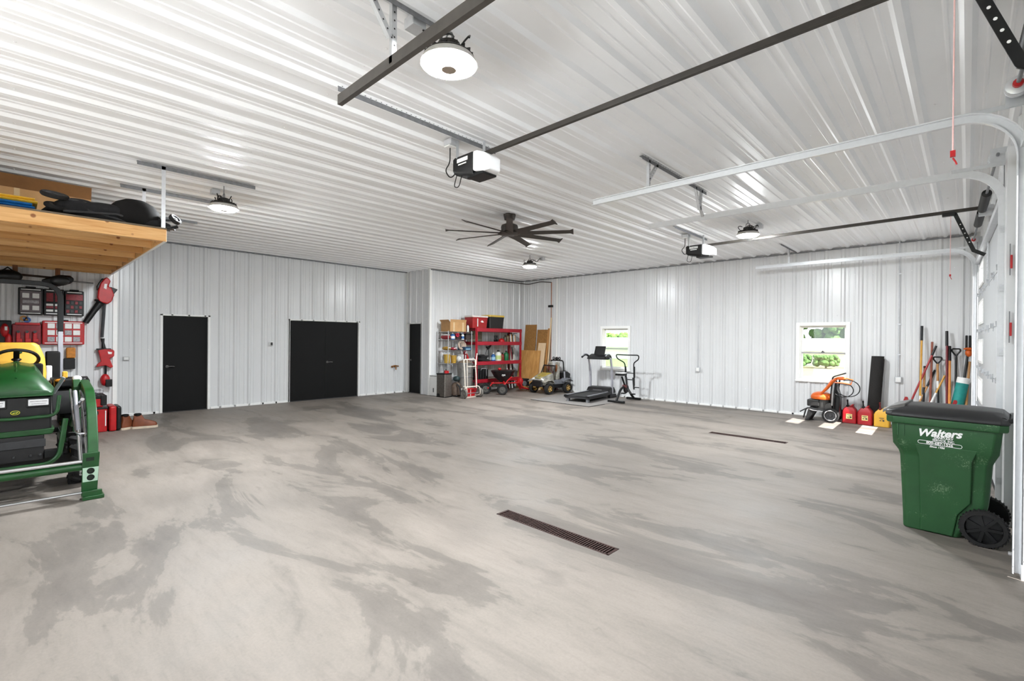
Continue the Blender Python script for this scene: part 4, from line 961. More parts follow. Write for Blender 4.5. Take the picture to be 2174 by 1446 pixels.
# ------------------------------------------------------------------ wheeled rubbish bin
def bin_mat():
    a = mat('scuffed_bin_green', '22502a', .5, 0, .12, 6, bump=.05); nt = a.node_tree; L = nt.links.new; p = nt.nodes['Principled BSDF']
    src = p.inputs['Base Color'].links[0].from_socket
    tc = nt.nodes.new('ShaderNodeTexCoord'); n = nt.nodes.new('ShaderNodeTexNoise'); n.inputs['Scale'].default_value = 95; n.inputs['Detail'].default_value = 5; n.inputs['Roughness'].default_value = .8
    n2 = nt.nodes.new('ShaderNodeTexNoise'); n2.inputs['Scale'].default_value = 5
    L(tc.outputs['Object'], n.inputs['Vector']); L(tc.outputs['Object'], n2.inputs['Vector'])
    m1 = nt.nodes.new('ShaderNodeMath'); m1.operation = 'MULTIPLY'; L(n.outputs['Fac'], m1.inputs[0]); L(n2.outputs['Fac'], m1.inputs[1])
    r = nt.nodes.new('ShaderNodeValToRGB'); r.color_ramp.elements[0].position = .345; r.color_ramp.elements[1].position = .46; L(m1.outputs[0], r.inputs[0])
    mx = nt.nodes.new('ShaderNodeMix'); mx.data_type = 'RGBA'; mx.inputs[7].default_value = lin('8fa886')+(1,); L(r.outputs[0], mx.inputs[0]); L(src, mx.inputs[6]); L(mx.outputs[2], p.inputs['Base Color'])
    return a
t = thing('wheeled_bin', 'green wheeled rubbish bin with black lid and white lettering', 'bin', (-.08, 5.66, 0), -.05)
bm_ = bin_mat()
def rsec(x0, x1, y0, y1, z, c): return [(x0+c, y0, z), (x1-c, y0, z), (x1, y0+c, z), (x1, y1-c, z), (x1-c, y1, z), (x0+c, y1, z), (x0, y1-c, z), (x0, y0+c, z)]
b = MB(t); b.loft([rsec(-.315, .06, -.20, .20, 0, .03), rsec(-.317, .09, -.203, .203, .07, .03), rsec(-.318, .19, -.205, .205, .12, .03), rsec(-.325, .225, -.215, .215, .31, .03), rsec(-.34, .245, -.225, .225, .64, .035), rsec(-.35, .26, -.235, .235, .68, .035), rsec(-.385, .285, -.268, .268, .74, .04), rsec(-.395, .30, -.272, .272, .90, .04), rsec(-.40, .305, -.272, .272, .95, .04)]); tub = b.build('tub', bm_, bevel=.012)
b = MB(t); b.loft([[(x0, -.20, z), (x1, -.20, z), (x1-.008, y, z), (x0+.008, y, z)] for x0, x1, y, z in ((-.20, .02, -.215, .01), (-.20, .05, -.225, .2), (-.205, .13, -.235, .32), (-.21, .135, -.262, .66), (-.24, .17, -.2725, .76))]); b.build('side_panel', bm_, bevel=.008)
b = MB(t); b.loft([rsec(-.425, .33, -.295, .295, .925, .05), rsec(-.43, .335, -.30, .30, .94, .05), rsec(-.43, .335, -.30, .30, .985, .05), rsec(-.415, .325, -.285, .285, .99, .05)]); b.build('rim', bm_, bevel=.008)
for x in (-.345, -.305):
    b = MB(t); b.bx(x-.004, x+.004, -.277, -.268, .82, .92); b.build('rib', bm_)
b = MB(t); b.loft([rsec(-.43, .34, -.30, .30, .985, .05), rsec(-.44, .345, -.305, .305, 1.0, .05), rsec(-.43, .34, -.295, .295, 1.03, .05), rsec(-.36, .30, -.24, .24, 1.075, .06), rsec(-.30, .22, -.18, .18, 1.085, .06)]); lid = b.build('lid', mat('lid_black', '222223', .42, var=.15, scale=8), bevel=.01)
b = MB(t); b.loft([[(x, -.25, z), (x, .25, z), (x, .22, z+.03), (x, -.22, z+.03)] for x, z in ((-.46, 1.0), (-.40, 1.04), (-.30, 1.07))]); b.build('lid_lip', mat('lid_worn', '5a5855', .5), lid, bevel=.008)
b = MB(t); b.tube(fillet([(.30, -.24, 1.0), (.36, -.24, 1.03), (.36, .24, 1.03), (.30, .24, 1.0)], .04), .018, 8); b.build('handle', black)
for y in (-.2, .2):
    b = MB(t); b.cyl((.30, y-.05, 1.02), (.30, y+.05, 1.02), .028, n=12); b.build('hinge', black)
b = MB(t); b.cyl((.20, -.26, .145), (.20, .26, .145), .012); b.build('axle', galvd)
for s in (-1, 1):
    b = MB(t); c = Vector((.20, s*.265, .145)); R, wd = .145, .06
    b.lathe([(R*.78, -wd/2), (R*.95, -wd/2), (R, -wd*.3), (R, wd*.3), (R*.95, wd/2), (R*.78, wd/2)], c, (0, 1, 0), 32, False)
    for i in range(32):
        a = 2*PI*i/32; b.bar(c+Vector((math.cos(a)*R, -wd*.42, math.sin(a)*R)), c+Vector((math.cos(a)*R, wd*.42, math.sin(a)*R)), .010, .012, up=(math.cos(a), 0, math.sin(a)))
    w_ = b.build('wheel', rubber)
    b = MB(t); b.lathe([(0, .012), (R*.16, .012), (R*.2, 0), (R*.72, -.006), (R*.8, .02), (R*.8, -.03), (0, -.03)], c, (0, s, 0), 32, False)
    for i in range(7):
        a = 2*PI*i/7; b.bar(c+Vector((math.cos(a)*R*.15, s*.006, math.sin(a)*R*.15)), c+Vector((math.cos(a)*R*.76, s*.004, math.sin(a)*R*.76)), .022, .02, up=(0, 1, 0))
    b.build('wheel_hub', black, w_)
let = mat('white_lettering', 'f4f4f2', .5, var=.01)
def L_(body, x, z, size, shear=0, off=0, k=-.03): text(body, size, let, t, axes((x, -.2745, z), (1, 0, k), (-k, 0, 1)), shear, off, .001)
L_('Walters', -.075, .842, .085, .35, .003, .06); L_('SANITARY', -.045, .823, .026, 0, .0008); L_('SERVICE, INC.', -.045, .802, .023, 0, .0006)
L_('800-687-1526', -.07, .772, .030, 0, .0008); L_('Since 1986', -.085, .745, .022, .2, .0006)
b = MB(t); b.tube([(-.07+sx*.125+.014*math.cos(a)*1, -.2745, .781+.014*math.sin(a)-.02*sx*.125) for sx, rng in ((1, range(-4, 5)), (-1, range(4, 13))) for a in [PI/8*k for k in rng]], .0022, 5, True); b.build('number_oval', let)

# ------------------------------------------------------------------ gas cans
def gas_can(x, y, m_, label, spout, stick):
    t = thing('gas_can', label, 'gas can', (x, y, 0), -.04, group='plastic fuel cans')
    b = MB(t); hx, hy = .123, .10
    b.loft([rsec(-hx, hx, -hy, hy, 0, .02), rsec(-hx, hx, -hy, hy, .23, .02), rsec(-hx*.86, hx*.9, -hy*.95, hy*.95, .275, .02), rsec(-.05, .06, -hy*.7, hy*.7, .345, .015)]); b.build('can_body', m_, bevel=.012)
    b = MB(t); b.tube(fillet([(.02, -.07, .34), (.05, -.07, .37), (.05, .07, .37), (.02, .07, .34)], .02), .014, 8); b.build('handle', m_)
    b = MB(t); b.lathe([(.03, 0), (.03, .03), (.014, .045), (.012, .10), (.016, .115), (.016, .15)], (-.025, -.05, .325), (-.05, -.1, 1), 12); b.build('spout', spout)
    b = MB(t); b.bx(-.045, .055, -.1025, -.0995, .09, .19); s_ = b.build('sticker', stick)
    b = MB(t); b.bx(-.035, .04, -.1035, -.102, .165, .178); b.bx(-.03, .0, -.1035, -.102, .115, .13); b.bx(.015, .045, -.1035, -.102, .11, .14); b.bx(-.02, .03, -.1035, -.102, .145, .152); b.build('print', dgrey, s_)
ylab = mat('sticker_cream', 'e4cf86', .5, var=.1, scale=40)
canred = mat('can_red', 'a5131c', .4, var=.1); canyel = mat('can_yellow', 'd9a634', .4, var=.05)
gas_can(-1.715, 11.76, canred, 'red gas can nearest the pressure washer', black, ylab)
gas_can(-1.455, 11.73, canred, 'red gas can in the middle, beside the yellow one', black, ylab)
gas_can(-1.185, 11.70, canyel, 'yellow fuel can with a red spout', mat('dark_red_spout', '5a1010', .5), canyel)

# ------------------------------------------------------------------ pressure washer
t = thing('pressure_washer', 'orange and black pressure washer on wheels under the window', 'pressure washer', (-2.12, 11.62, 0))
for s, y in ((-1, 11.42), (1, 11.86)): wheel_parts(t, (-1.99, y, .15), .15, .06, (0, 1, 0), dgrey)
b = W(t); b.torus((-1.99, 11.385, .15), .10, .008, (0, 1, 0), 24, 6); b.build('wheel_ring', chrome)
b = W(t); b.tube(fillet([(-2.47, 11.45, .05), (-2.42, 11.45, .27), (-1.95, 11.45, .22), (-1.93, 11.45, .6), (-1.90, 11.46, .86)], .06), .014, 8); b.tube(fillet([(-2.47, 11.82, .05), (-2.42, 11.82, .27), (-1.95, 11.82, .22), (-1.93, 11.82, .6), (-1.90, 11.80, .86)], .06), .014, 8); b.build('frame', black)
b = W(t); b.prism([(-2.45, 0), (-2.38, 0), (-2.25, .26), (-2.38, .26)], 'y', 11.44, 11.84); b.build('front_leg', rubber, bevel=.01)
b = W(t); b.ell((-2.18, 11.62, .49), (.20, .17, .12), 18, 8, zmin=-.3); b.build('engine_cover', orange)
b = W(t); b.bx(-2.42, -2.2, 11.48, 11.78, .30, .44); b.build('muffler', mat('muffler_black', '232221', .5, var=.3), bevel=.02)
b = W(t); b.cyl((-2.15, 11.62, .24), (-2.15, 11.62, .46), .13, n=20); b.cyl((-2.02, 11.5, .3), (-2.02, 11.74, .3), .09); b.build('engine', mat('engine_grey', '4a4846', .5, .4, .3, 20), bevel=.008)
b = W(t); b.tube([(-2.42, 11.46, .26), (-2.3, 11.44, .22), (-2.05, 11.42, .21)], .012, 8); b.build('bright_rail', chrome)
b = W(t); b.tube([(-2.42, 11.46, .25), (-2.54, 11.46, .17)], .012, 8); b.build('pull_lever', black)
b = W(t); b.prism([(-1.99, .14), (-1.86, .12), (-1.85, .5), (-1.92, .8), (-2.0, .8), (-2.02, .5)], 'y', 11.5, 11.76); b.build('hose_reel_back', black, bevel=.02)
b = W(t); b.tube([(-1.97, 11.47, .35), (-1.96, 11.46, .6), (-1.94, 11.46, .84)], .02, 8); b.build('chrome_tube', chrome)
b = W(t); b.tube([(-2.18, 11.5, .56), (-2.06, 11.47, .70), (-1.97, 11.45, .84), (-1.90, 11.44, .90)], [.02, .03, .035, .03], 10); b.build('orange_lance_grip', orange)
b = W(t); b.tube(fillet([(-1.96, 11.44, .82), (-1.97, 11.44, .93), (-1.83, 11.44, .985), (-1.74, 11.44, 1.02)], .06), .014, 8); b.build('handle_bar', black)
b = W(t); b.ell((-1.82, 11.44, .91), (.09, .03, .035)); b.tube([(-1.93, 11.44, .82), (-1.8, 11.44, .82), (-1.66, 11.44, .80), (-1.63, 11.44, .89), (-1.76, 11.44, .92)], .013, 8); b.build('spray_gun', orange)
b = W(t); b.tube([Vector((-1.70+.19*math.cos(a), 11.43, .72+.165*math.sin(a))) for a in [2.0-5.6*k/24 for k in range(25)]], .0095, 6)
b.tube([Vector((-1.79+.17*math.cos(a), 11.47, .70+.14*math.sin(a)-.02)) for a in [1.9-5.0*k/20 for k in range(21)]], .0095, 6); b.build('hose', black)

# ------------------------------------------------------------------ rolled mats and long-handled tools
t = thing('rolled_mat', 'tall black rubber mat roll leaning behind the gas cans', 'mat', (-1.36, 11.95, 0))
b = W(t); pts = []
for k in range(60):
    a = .32*k; r = .03+.0013*k*.85; pts.append((r*math.cos(a), r*math.sin(a)))
secs = []
for f in [i/8 for i in range(9)]:
    cx, cy, cz = -1.38+.075*f, 11.93+.08*f, 1.36*f
    secs.append([(cx+p[0]*1.15, cy+p[1]*1.15, cz) for p in pts]+[(cx+p[0]*1.08, cy+p[1]*1.08, cz) for p in reversed(pts)])
b.loft(secs); b.build('roll', mat('speckled_rubber', '211f1e', .9, var=.5, scale=120, bump=.2))
b = W(t); b.prism([(-.01, 0), (.012, 0), (.012, 1.30), (-.01, 1.34)], 'y', 11.93, 11.96)
for v in b.v: f = v.z/1.36; v.x += -1.38+.075*f+.105; v.y += .06*f
b.build('loose_flap', mat('speckled_rubber', '211f1e', .9))
t = thing('rolled_mat', 'rolled teal mat with a white end in the tool corner', 'mat', (-.02, 11.93, 0))
b = W(t); b.lathe([(.07, 0), (.088, .01), (.088, .80), (.088, .82)], (-.19, 11.88, .1), (.16, .06, .985), 20); b.build('roll', mat('teal_foam', '1f8f88', .6, var=.12))
b = W(t); b.lathe([(.089, 0), (.089, .10), (.07, .105), (.02, .10)], Vector((-.19, 11.88, .1))+Vector((.16, .06, .985))*.82, (.16, .06, .985), 20); b.build('white_end', white)
yelh = mat('yellow_fibreglass', 'd0993a', .4, var=.08); redh = mat('red_handle', '9c1a20', .4, var=.1); brnh = mat('brown_red_wood', '8a4a38', .55, var=.15); orh = mat('orange_handle', 'd98a3a', .45, var=.08)
def tool(name, label, x0, x1, z1, hm, r=.016, grip=None, head='spade', headm=None, y0=11.86, y1=12.06, parts=(), mid=None, zb=.0):
    t = thing(name, label, 'garden tool', (x0, y0, zb), group='long-handled garden tools')
    p0, p1 = Vector((x0, y0, zb+.3)), Vector((x1, y1, z1)); d = (p1-p0).normalized()
    b = W(t); b.tube([p0, p1], r, 10); b.build('shaft', hm)
    if grip == 'black':
        b = W(t); b.tube([p1-d*.27, p1+d*.01], r*1.25, 10); b.build('grip', black)
    if grip == 'D':
        c = p1; b = W(t); b.tube(fillet([c, c+Vector((-.06, 0, .09)), c+Vector((-.055, 0, .13)), c+Vector((.055, 0, .13)), c+Vector((.06, 0, .09)), c], .03), .013, 8); b.build('d_grip', black)
    if mid:
        for f0, f1, m2 in mid:
            b = W(t); b.tube([p0.lerp(p1, f0), p0.lerp(p1, f1)], r*1.12, 10); b.build('sleeve', m2)
    h = headm or dgrey; q = p0
    if head == 'spade':
        b = W(t); b.loft([[(x0-wd, y0-.01, z), (x0, y0-.03, z), (x0+wd, y0-.01, z), (x0, y0-.018, z)] for wd, z in ((.02, zb+.32), (.08, zb+.27), (.095, zb+.12), (.05, zb+.03), (.005, zb))]); b.build('blade', h)
    elif head == 'rake':
        b = W(t); b.bx(x0-.18, x0+.18, y0-.012, y0+.012, zb+.28, zb+.31)
        for k in range(12): b.tube([(x0-.17+.031*k, y0, zb+.28), (x0-.17+.031*k, y0-.06, zb+.2)], .005, 5)
        b.build('tines', h)
    elif head == 'scoop':
        b = W(t); b.loft([[(q.x-wd, y0-.02, q.z+dz), (q.x+wd, y0-.02, q.z+dz), (q.x+wd, y0+.01, q.z+dz), (q.x-wd, y0+.01, q.z+dz)] for wd, dz in ((.02, .30), (.05, .20), (.12, .1), (.13, -.15), (.13, -.3))]); b.build('blade', h, bevel=.006)
    return t
tool('shovel', 'tallest yellow-handled shovel with a black grip by the conduit', -.64, -.634, 1.95, yelh, .017, 'black', mid=[(.02, .12, woodh), (.14, .2, padm)])
tool('red_scraper', 'slanting bright red scraper with flared blade', -.84, -.425, 1.58, redh, .017, None, 'scoop', redh, 11.84, 12.04, mid=[(.86, 1.0, black)])
tool('rake', 'brown-handled rake behind the red scraper', -.50, -.485, 1.655, brnh, .019, None, 'rake', y1=12.08)
tool('short_spade', 'short wooden-handled spade with a black sleeve', -.60, -.586, 1.19, woodh, .02, None, 'spade', black, mid=[(0, .55, black), (.96, 1.0, black)], y0=11.82)
tool('shovel', 'shovel with a black D-shaped grip and white band', -.38, -.405, 1.24, woodh, .018, 'D', 'spade', black, mid=[(0, .5, black), (.52, .66, padm)], y0=11.80)
tool('edger', 'yellow and white edger leaning to the right', -.56, -.30, 1.03, yelh, .016, None, 'spade', galv, mid=[(0, .55, padm)], y0=11.78, y1=12.0)
tool('pick', 'black and wooden pick leaning across the rake', -.72, -.44, 1.12, woodh, .017, None, 'spade', black, mid=[(.62, 1.0, black)], y0=11.8)
tool('hooked_pole', 'dark red pole with a hook at its top', -.262, -.28, 1.85, mat('dark_red_pole', '6e1822', .45), .018, 'black', 'spade', redh, y0=11.8)
tool('hoe', 'orange-yellow handled hoe with a black grip', -.225, -.243, 1.57, orh, .022, 'black', 'spade', y0=11.78)
tool('black_shovel', 'black D-grip shovel with a red blade', -.15, -.15, 1.40, black, .018, 'D', 'scoop', redh, y0=11.84)
t = tool('lopper', 'long black lopper standing nearest the garage door', -.09, .005, 1.45, black, .02, None, 'spade', black)
b = W(t); b.bx(-.03, .005, 12.03, 12.07, 1.42, 1.78); b.bx(.015, .05, 12.03, 12.07, 1.42, 1.78); b.build('jaw', black, bevel=.01)
t = tool('hedge_trimmer', 'orange-headed trimmer with wooden shaft beside the lopper', -.02, .03, 1.30, woodh, .022, None, 'spade', black)
b = W(t); b.ell((.02, 11.98, 1.46), (.05, .05, .07)); b.lathe([(.07, 0), (.075, .02), (.03, .04)], (.02, 11.98, 1.52), (0, 0, 1), 12); b.build('orange_head', orange)
# red clamps on the jamb, conduits, pipe
for z, lab in ((2.36, 'upper red clamp hung between the garage doors'), (1.76, 'lower red clamp hung between the garage doors')):
    t = thing('bar_clamp', lab, 'clamp', (.29, 6.12, z), group='red clamps between the garage doors')
    b = W(t); b.bx(.268, .284, 6.105, 6.125, z-.06, z+.06); b.build('jaw', redp, bevel=.004)
    b = W(t); b.bx(.264, .272, 6.11, 6.12, z-.12, z+.16); b.build('bar', galvd)
for x, lab in ((-4.985, 'conduit running down the window wall right of the exercise bike'), (-.986, 'conduit running down to the outlet by the tools')):
    t = thing('wall_conduit', lab, 'conduit', (x, YB-.03, .9), group='conduits on the window wall')
    b = W(t); b.tube([(x, YB-.035, 3.64), (x, YB-.035, 2.2), (x, YB-.035, .95)], .012, 8); b.build('pipe', galv)
    b = W(t); b.bx(x-.055, x+.055, YB-.065, YB-.005, .84, .96); b.build('outlet_box', galv, bevel=.012)
    b = W(t); b.bx(x-.04, x+.04, YB-.072, YB-.064, .86, .945); b.build('cover', white, bevel=.003)
    for z in (3.0, 2.0, 1.4):
        b = W(t); b.bx(x-.03, x+.03, YB-.045, YB-.02, z-.01, z+.01); b.build('strap', galv)
t = thing('water_pipe', 'copper and black water pipe running down the back corner', 'pipe', (-9.82, YB-.04, 2.6)); cop = mat('copper', 'a5735a', .4, .6)
b = W(t); b.tube([(-9.82, YB-.04, 3.50), (-9.82, YB-.04, 2.75)], .016, 8); b.tube([(-9.82, YB-.04, 2.7), (-9.82, YB-.04, .9)], .014, 8); b.build('riser', cop)
b = W(t); b.tube(fillet([(-9.82, YB-.04, 3.50), (-10.3, YB-.05, 3.56), (-10.8, YB-.06, 3.5), (-11.15, 11.8, 3.56), (-11.15, 10.6, 3.52)], .15), .014, 8); b.build('ceiling_line', bronze)
b = W(t); b.bx(-9.93, -9.75, YB-.08, YB-.03, 2.69, 2.76); b.build('valve', black, bevel=.008)
# ------------------------------------------------------------------ floor mat, treadmill
t = thing('floor_mat', 'thin grey rubber mat lying under the treadmill', 'mat', (-7.7, 10.5, 0))
b = W(t); b.add([(-8.52, 9.69, .001), (-6.66, 9.71, .001), (-6.66, 11.7, .001), (-8.78, 11.7, .001), (-8.52, 9.69, .008), (-6.66, 9.71, .008), (-6.66, 11.7, .008), (-8.78, 11.7, .008)], [(0, 3, 2, 1), (4, 5, 6, 7), (0, 1, 5, 4), (1, 2, 6, 5), (2, 3, 7, 6), (3, 0, 4, 7)]); b.build('sheet', mat('grey_mat', '7d7976', .8, var=.08))
b = W(t); b.tube([(-8.53, 9.685, .006), (-6.655, 9.70, .006)], .007, 6); b.tube([(-6.655, 9.70, .006), (-6.655, 10.4, .006)], .007, 6); b.build('edge', black)
t = thing('treadmill', 'black treadmill facing the window', 'treadmill', (-7.52, 11.1, 0), .16)
b = MB(t); b.bx(-.36, .36, -.92, .62, .09, .16); b.build('deck', dgrey, bevel=.02)
b = MB(t); b.bx(-.26, .26, -.93, .60, .158, .166); b.build('belt', mat('treadmill_belt', '222222', .8, var=.15))
for s in (-1, 1):
    b = MB(t); b.loft([[(s*.26, y, .15), (s*.37, y, .12), (s*.37, y, .165), (s*.35, y, .185), (s*.26, y, .18)] for y in (-.95, .55)]); b.build('side_rail', black, bevel=.006)
    b = MB(t); b.bx(s*.30-.004, s*.30+.03, -.93, .5, .183, .19); b.build('silver_strip', silver)
    b = MB(t); b.loft([[(s*.335-.025, y-.04, z), (s*.335+.025, y-.04, z), (s*.335+.025, y+.04, z), (s*.335-.025, y+.04, z)] for y, z in ((.62, .1), (.62, .5), (.58, .85), (.50, 1.15))]); b.build('upright', silver, bevel=.012)
    b = MB(t); b.tube(fillet([(s*.335, .52, 1.12), (s*.345, .44, 1.20), (s*.35, .25, 1.22), (s*.35, .08, 1.15)], .1), .028, 10); b.build('handrail', black)
    b = MB(t); b.tube([(s*.35, .38, 1.235), (s*.35, .22, 1.24), (s*.35, .1, 1.18)], .017, 8); b.build('grip_pad', silver)
    b = MB(t); b.bx(s*.28-.03, s*.28+.03, -.9, -.8, 0, .1); b.build('foot', galvd, bevel=.006)
    b = MB(t); b.bx(s*.33-.04, s*.33+.04, .4, .85, 0, .1); b.build('base_leg', black, bevel=.01)
b = MB(t); b.loft([[(-.36, y, .12), (.36, y, .12), (.34, y, z), (-.34, y, z)] for y, z in ((.36, .19), (.46, .29), (.75, .30), (.85, .2))]); b.build('motor_hood', black, bevel=.02)
b = MB(t); b.bx(-.15, .12, .382, .39, .215, .225); b.build('hood_mark', padg)
b = MB(t); b.loft([[(-.31, y, z0), (.31, y, z0), (.28, y, z1), (-.28, y, z1)] for y, z0, z1 in ((.28, 1.10, 1.14), (.40, 1.08, 1.20), (.55, 1.10, 1.24))]); b.build('console_base', black, bevel=.012)
b = MB(t); b.add([(-.16, .44, 1.20), (.16, .44, 1.20), (.16, .56, 1.46), (-.16, .56, 1.46), (-.16, .47, 1.19), (.16, .47, 1.19), (.16, .59, 1.45), (-.16, .59, 1.45)], [(0, 1, 2, 3), (7, 6, 5, 4), (0, 4, 5, 1), (1, 5, 6, 2), (2, 6, 7, 3), (3, 7, 4, 0)]); b.build('screen', mat('screen_black', '0c0c0d', .2), bevel=.01)

# ------------------------------------------------------------------ exercise bike
t = thing('exercise_bike', 'black exercise bike with a wide looped handlebar', 'exercise bike', (-6.64, 11.4, 0), .04)
b = MB(t); b.bx(-.24, .24, -.55, -.47, 0, .06); b.build('rear_stabiliser', black, bevel=.012)
b = MB(t); b.bx(-.21, .21, .42, .50, 0, .06); b.build('front_stabiliser', black, bevel=.012)
b = MB(t); b.tube(fillet([(0, -.5, .05), (-.02, -.25, .33), (0, .0, .42), (0, .35, .12), (0, .46, .05)], .1), .032, 10); b.tube([(0, -.05, .42), (-.02, -.18, .66)], .024, 8); b.build('main_frame', black)
b = MB(t); b.loft([[(-wd, y, .70), (wd, y, .70), (wd*.9, y, .76), (-wd*.9, y, .76)] for y, wd in ((-.38, .12), (-.30, .14), (-.12, .10), (-.04, .06))]); b.build('seat', black, bevel=.02)
b = MB(t); b.loft([[(-wd, y, .758), (wd, y, .758), (wd*.8, y, .772), (-wd*.8, y, .772)] for y, wd in ((-.37, .11), (-.30, .13), (-.12, .09), (-.05, .055))]); b.build('seat_top', padm, bevel=.006)
P = [(-.12, .26, .40), (-.13, .22, .78), (-.13, .18, 1.02), (-.32, .10, 1.13), (-.34, .06, 1.24), (0, .05, 1.235), (.34, .06, 1.24), (.32, .10, 1.13), (.13, .18, 1.02), (.13, .22, .78), (.12, .26, .40)]
b = MB(t); b.tube(fillet(P, .07, 4), .016, 8); b.build('handlebar_loop', black)
for s in (-1, 1):
    b = MB(t); b.tube([(s*.125, .24, .62), (s*.13, .215, .92)], .026, 8); b.build('sleeve', black)
    b = MB(t); b.tube([(s*.10, .28, .30), (s*.10, .22, .62)], .024, 8); b.build('upright', dgrey)
    b = MB(t); b.bx(s*.14-.05, s*.14+.05, .08, .20, .17, .20); b.build('pedal', black, bevel=.006)
    b = MB(t); b.tube([(s*.05, .02, .33), (s*.07, .14, .19)], .014, 8); b.build('crank', galvd)
b = MB(t); b.tube([(-.13, .22, .74), (.13, .22, .74)], .012, 8); b.tube([(-.12, .24, .56), (.12, .24, .56)], .014, 8); b.tube([(.12, .26, .36), (.26, .26, .36)], .012, 8); b.build('crossbar', black)
b = MB(t); b.lathe([(.0, -.03), (.10, -.03), (.12, -.015), (.12, .015), (.10, .03), (0, .03)], (0, .02, .33), (1, 0, 0), 20, False); b.build('flywheel', mat('dark_flywheel', '282426', .4, .4))
b = MB(t); b.cyl((-.05, -.06, .40), (.05, -.06, .40), .045, n=14); b.build('red_resistance_knob', mat('dull_red', '6a3434', .5))

# ------------------------------------------------------------------ ride-on kids vehicle
t = thing('ride_on_buggy', 'childs camouflage ride-on buggy with gold wheels', 'toy car', (-9.28, 11.42, 0), -.12)
gold = mat('gold_rims', 'd0a860', .4, .3, .1); camo = mat('camo_body', '8d8a80', .5, var=.45, scale=9); hoodm = mat('camo_hood', '9a8740', .5, var=.3, scale=9); dk = mat('buggy_black', '1d1c1d', .5, var=.2)
for x, y in ((-.34, -.36), (.34, -.36), (-.33, .42), (.33, .42)):
    b = MB(t); c = Vector((x, y, .165)); R, wd = .165, .14; s = 1 if x > 0 else -1
    b.lathe([(R*.62, -wd*.45), (R*.88, -wd*.5), (R, -wd*.3), (R, wd*.3), (R*.88, wd*.5), (R*.62, wd*.45)], c, (1, 0, 0), 24, False); w_ = b.build('tyre', rubber)
    b = MB(t); b.lathe([(R*.62, -.06), (R*.6, .03), (R*.5, .055), (R*.22, .04), (R*.2, .05), (0, .05)], c, (s, 0, 0), 20, False); b.build('gold_rim', gold, w_)
    b = MB(t)
    for i in range(5):
        a = 2*PI*i/5; b.box(c+Vector((s*.052, math.cos(a)*R*.36, math.sin(a)*R*.36)), (.012, .03, .03), (a, 0, 0))
    b.build('rim_slot', dk, w_)
b = MB(t); b.bx(-.24, .24, -.42, .5, .16, .30); b.build('chassis', dk, bevel=.02)
b = MB(t); b.loft([[(-wd, y, z0), (wd, y, z0), (wd*.9, y, z1), (-wd*.9, y, z1)] for y, wd, z0, z1 in ((-.52, .24, .26, .42), (-.46, .28, .26, .50), (-.2, .30, .28, .60), (-.1, .30, .28, .62))]); b.build('nose', camo, bevel=.03)
b = MB(t); b.loft([[(-wd, y, z), (wd, y, z), (wd*.9, y, z+.015), (-wd*.9, y, z+.015)] for y, wd, z in ((-.50, .15, .46), (-.3, .19, .565), (-.14, .22, .615))]); b.build('hood_panel', hoodm, bevel=.008)
b = MB(t); b.loft([[(-wd, y, .22), (wd, y, .22), (wd, y, z), (-wd, y, z)] for y, wd, z in ((-.56, .20, .38), (-.50, .23, .42))]); b.build('front_grille', dk, bevel=.015)
for s in (-1, 1):
    b = MB(t); b.ell((s*.20, -.51, .44), (.07, .03, .035), 12, 6, Euler((0, s*.35, 0)).to_matrix().to_4x4()); b.build('headlight', padm)
    b = MB(t); b.loft([[(s*.24, y, z), (s*.40, y, z-.02), (s*.40, y, z+.01), (s*.24, y, z+.04)] for y, z in ((-.56, .36), (-.45, .42), (-.28, .42), (-.16, .34))]); b.build('front_fender', camo, bevel=.012)
    b = MB(t); b.loft([[(s*.22, y, z), (s*.40, y, z-.02), (s*.40, y, z+.01), (s*.22, y, z+.04)] for y, z in ((.2, .36), (.33, .43), (.5, .43), (.62, .36))]); b.build('rear_fender', mat('grey_fender', '6a6c72', .5, var=.15), bevel=.012)
    b = MB(t); b.loft([[(s*.08+s*dx, y, z) for dx, z in ((-.0, z0), (.16, z0), (.16, z1), (0, z1))] for y, z0, z1 in ((.06, .40, .48), (.14, .42, .94), (.20, .42, .96))]); st = b.build('seat', camo, bevel=.03, seg=3)
    b = MB(t); b.ell((s*.16, .115, .70), (.06, .03, .18)); b.build('brown_insert', mat('brown_insert', '7c4a24', .6), st)
    b = MB(t); b.bx(s*.28-.02, s*.28+.02, -.1, .35, .28, .42); b.build('side_panel', mat('grey_fender', '6a6c72', .5), bevel=.015)
    b = MB(t); b.tube([(s*.27, -.12, .60), (s*.25, -.02, .84)], .016, 8); b.build('windscreen_post', dk)
    b = MB(t); b.tube([(s*.30, .34, .42), (s*.30, .32, .66)], .022, 8); b.build('pale_post', silver)
    b = MB(t); b.torus((s*.13, .28, 1.055), .035, .014, (0, 1, 0), 14, 6); b.build('roof_light', dk)
b = MB(t); b.tube([(-.25, -.02, .84), (.25, -.02, .84)], .018, 8); b.build('windscreen_top', dk)
b = MB(t); b.add([(-.25, -.11, .61), (.25, -.11, .61), (.24, -.02, .83), (-.24, -.02, .83)], [(0, 1, 2, 3)]); b.build('windscreen', glass('buggy_screen', (.55, .52, .48), .15), smooth=False)
b = MB(t); b.tube(fillet([(-.28, .34, .42), (-.27, .30, .99), (.27, .30, .99), (.28, .34, .42)], .08), .02, 8); b.build('roll_bar', dk)
b = MB(t); b.ell((0, .29, 1.05), (.07, .04, .05)); b.tube([(-.16, .29, 1.03), (.16, .29, 1.03)], .012, 6); b.build('light_bar', dk)
b = MB(t); b.loft([[(-.26, y, .44), (.26, y, .44), (.28, y, z), (-.28, y, z)] for y, z in ((.34, .62), (.48, .66), (.62, .58))]); b.build('rear_bed', dk, bevel=.02)
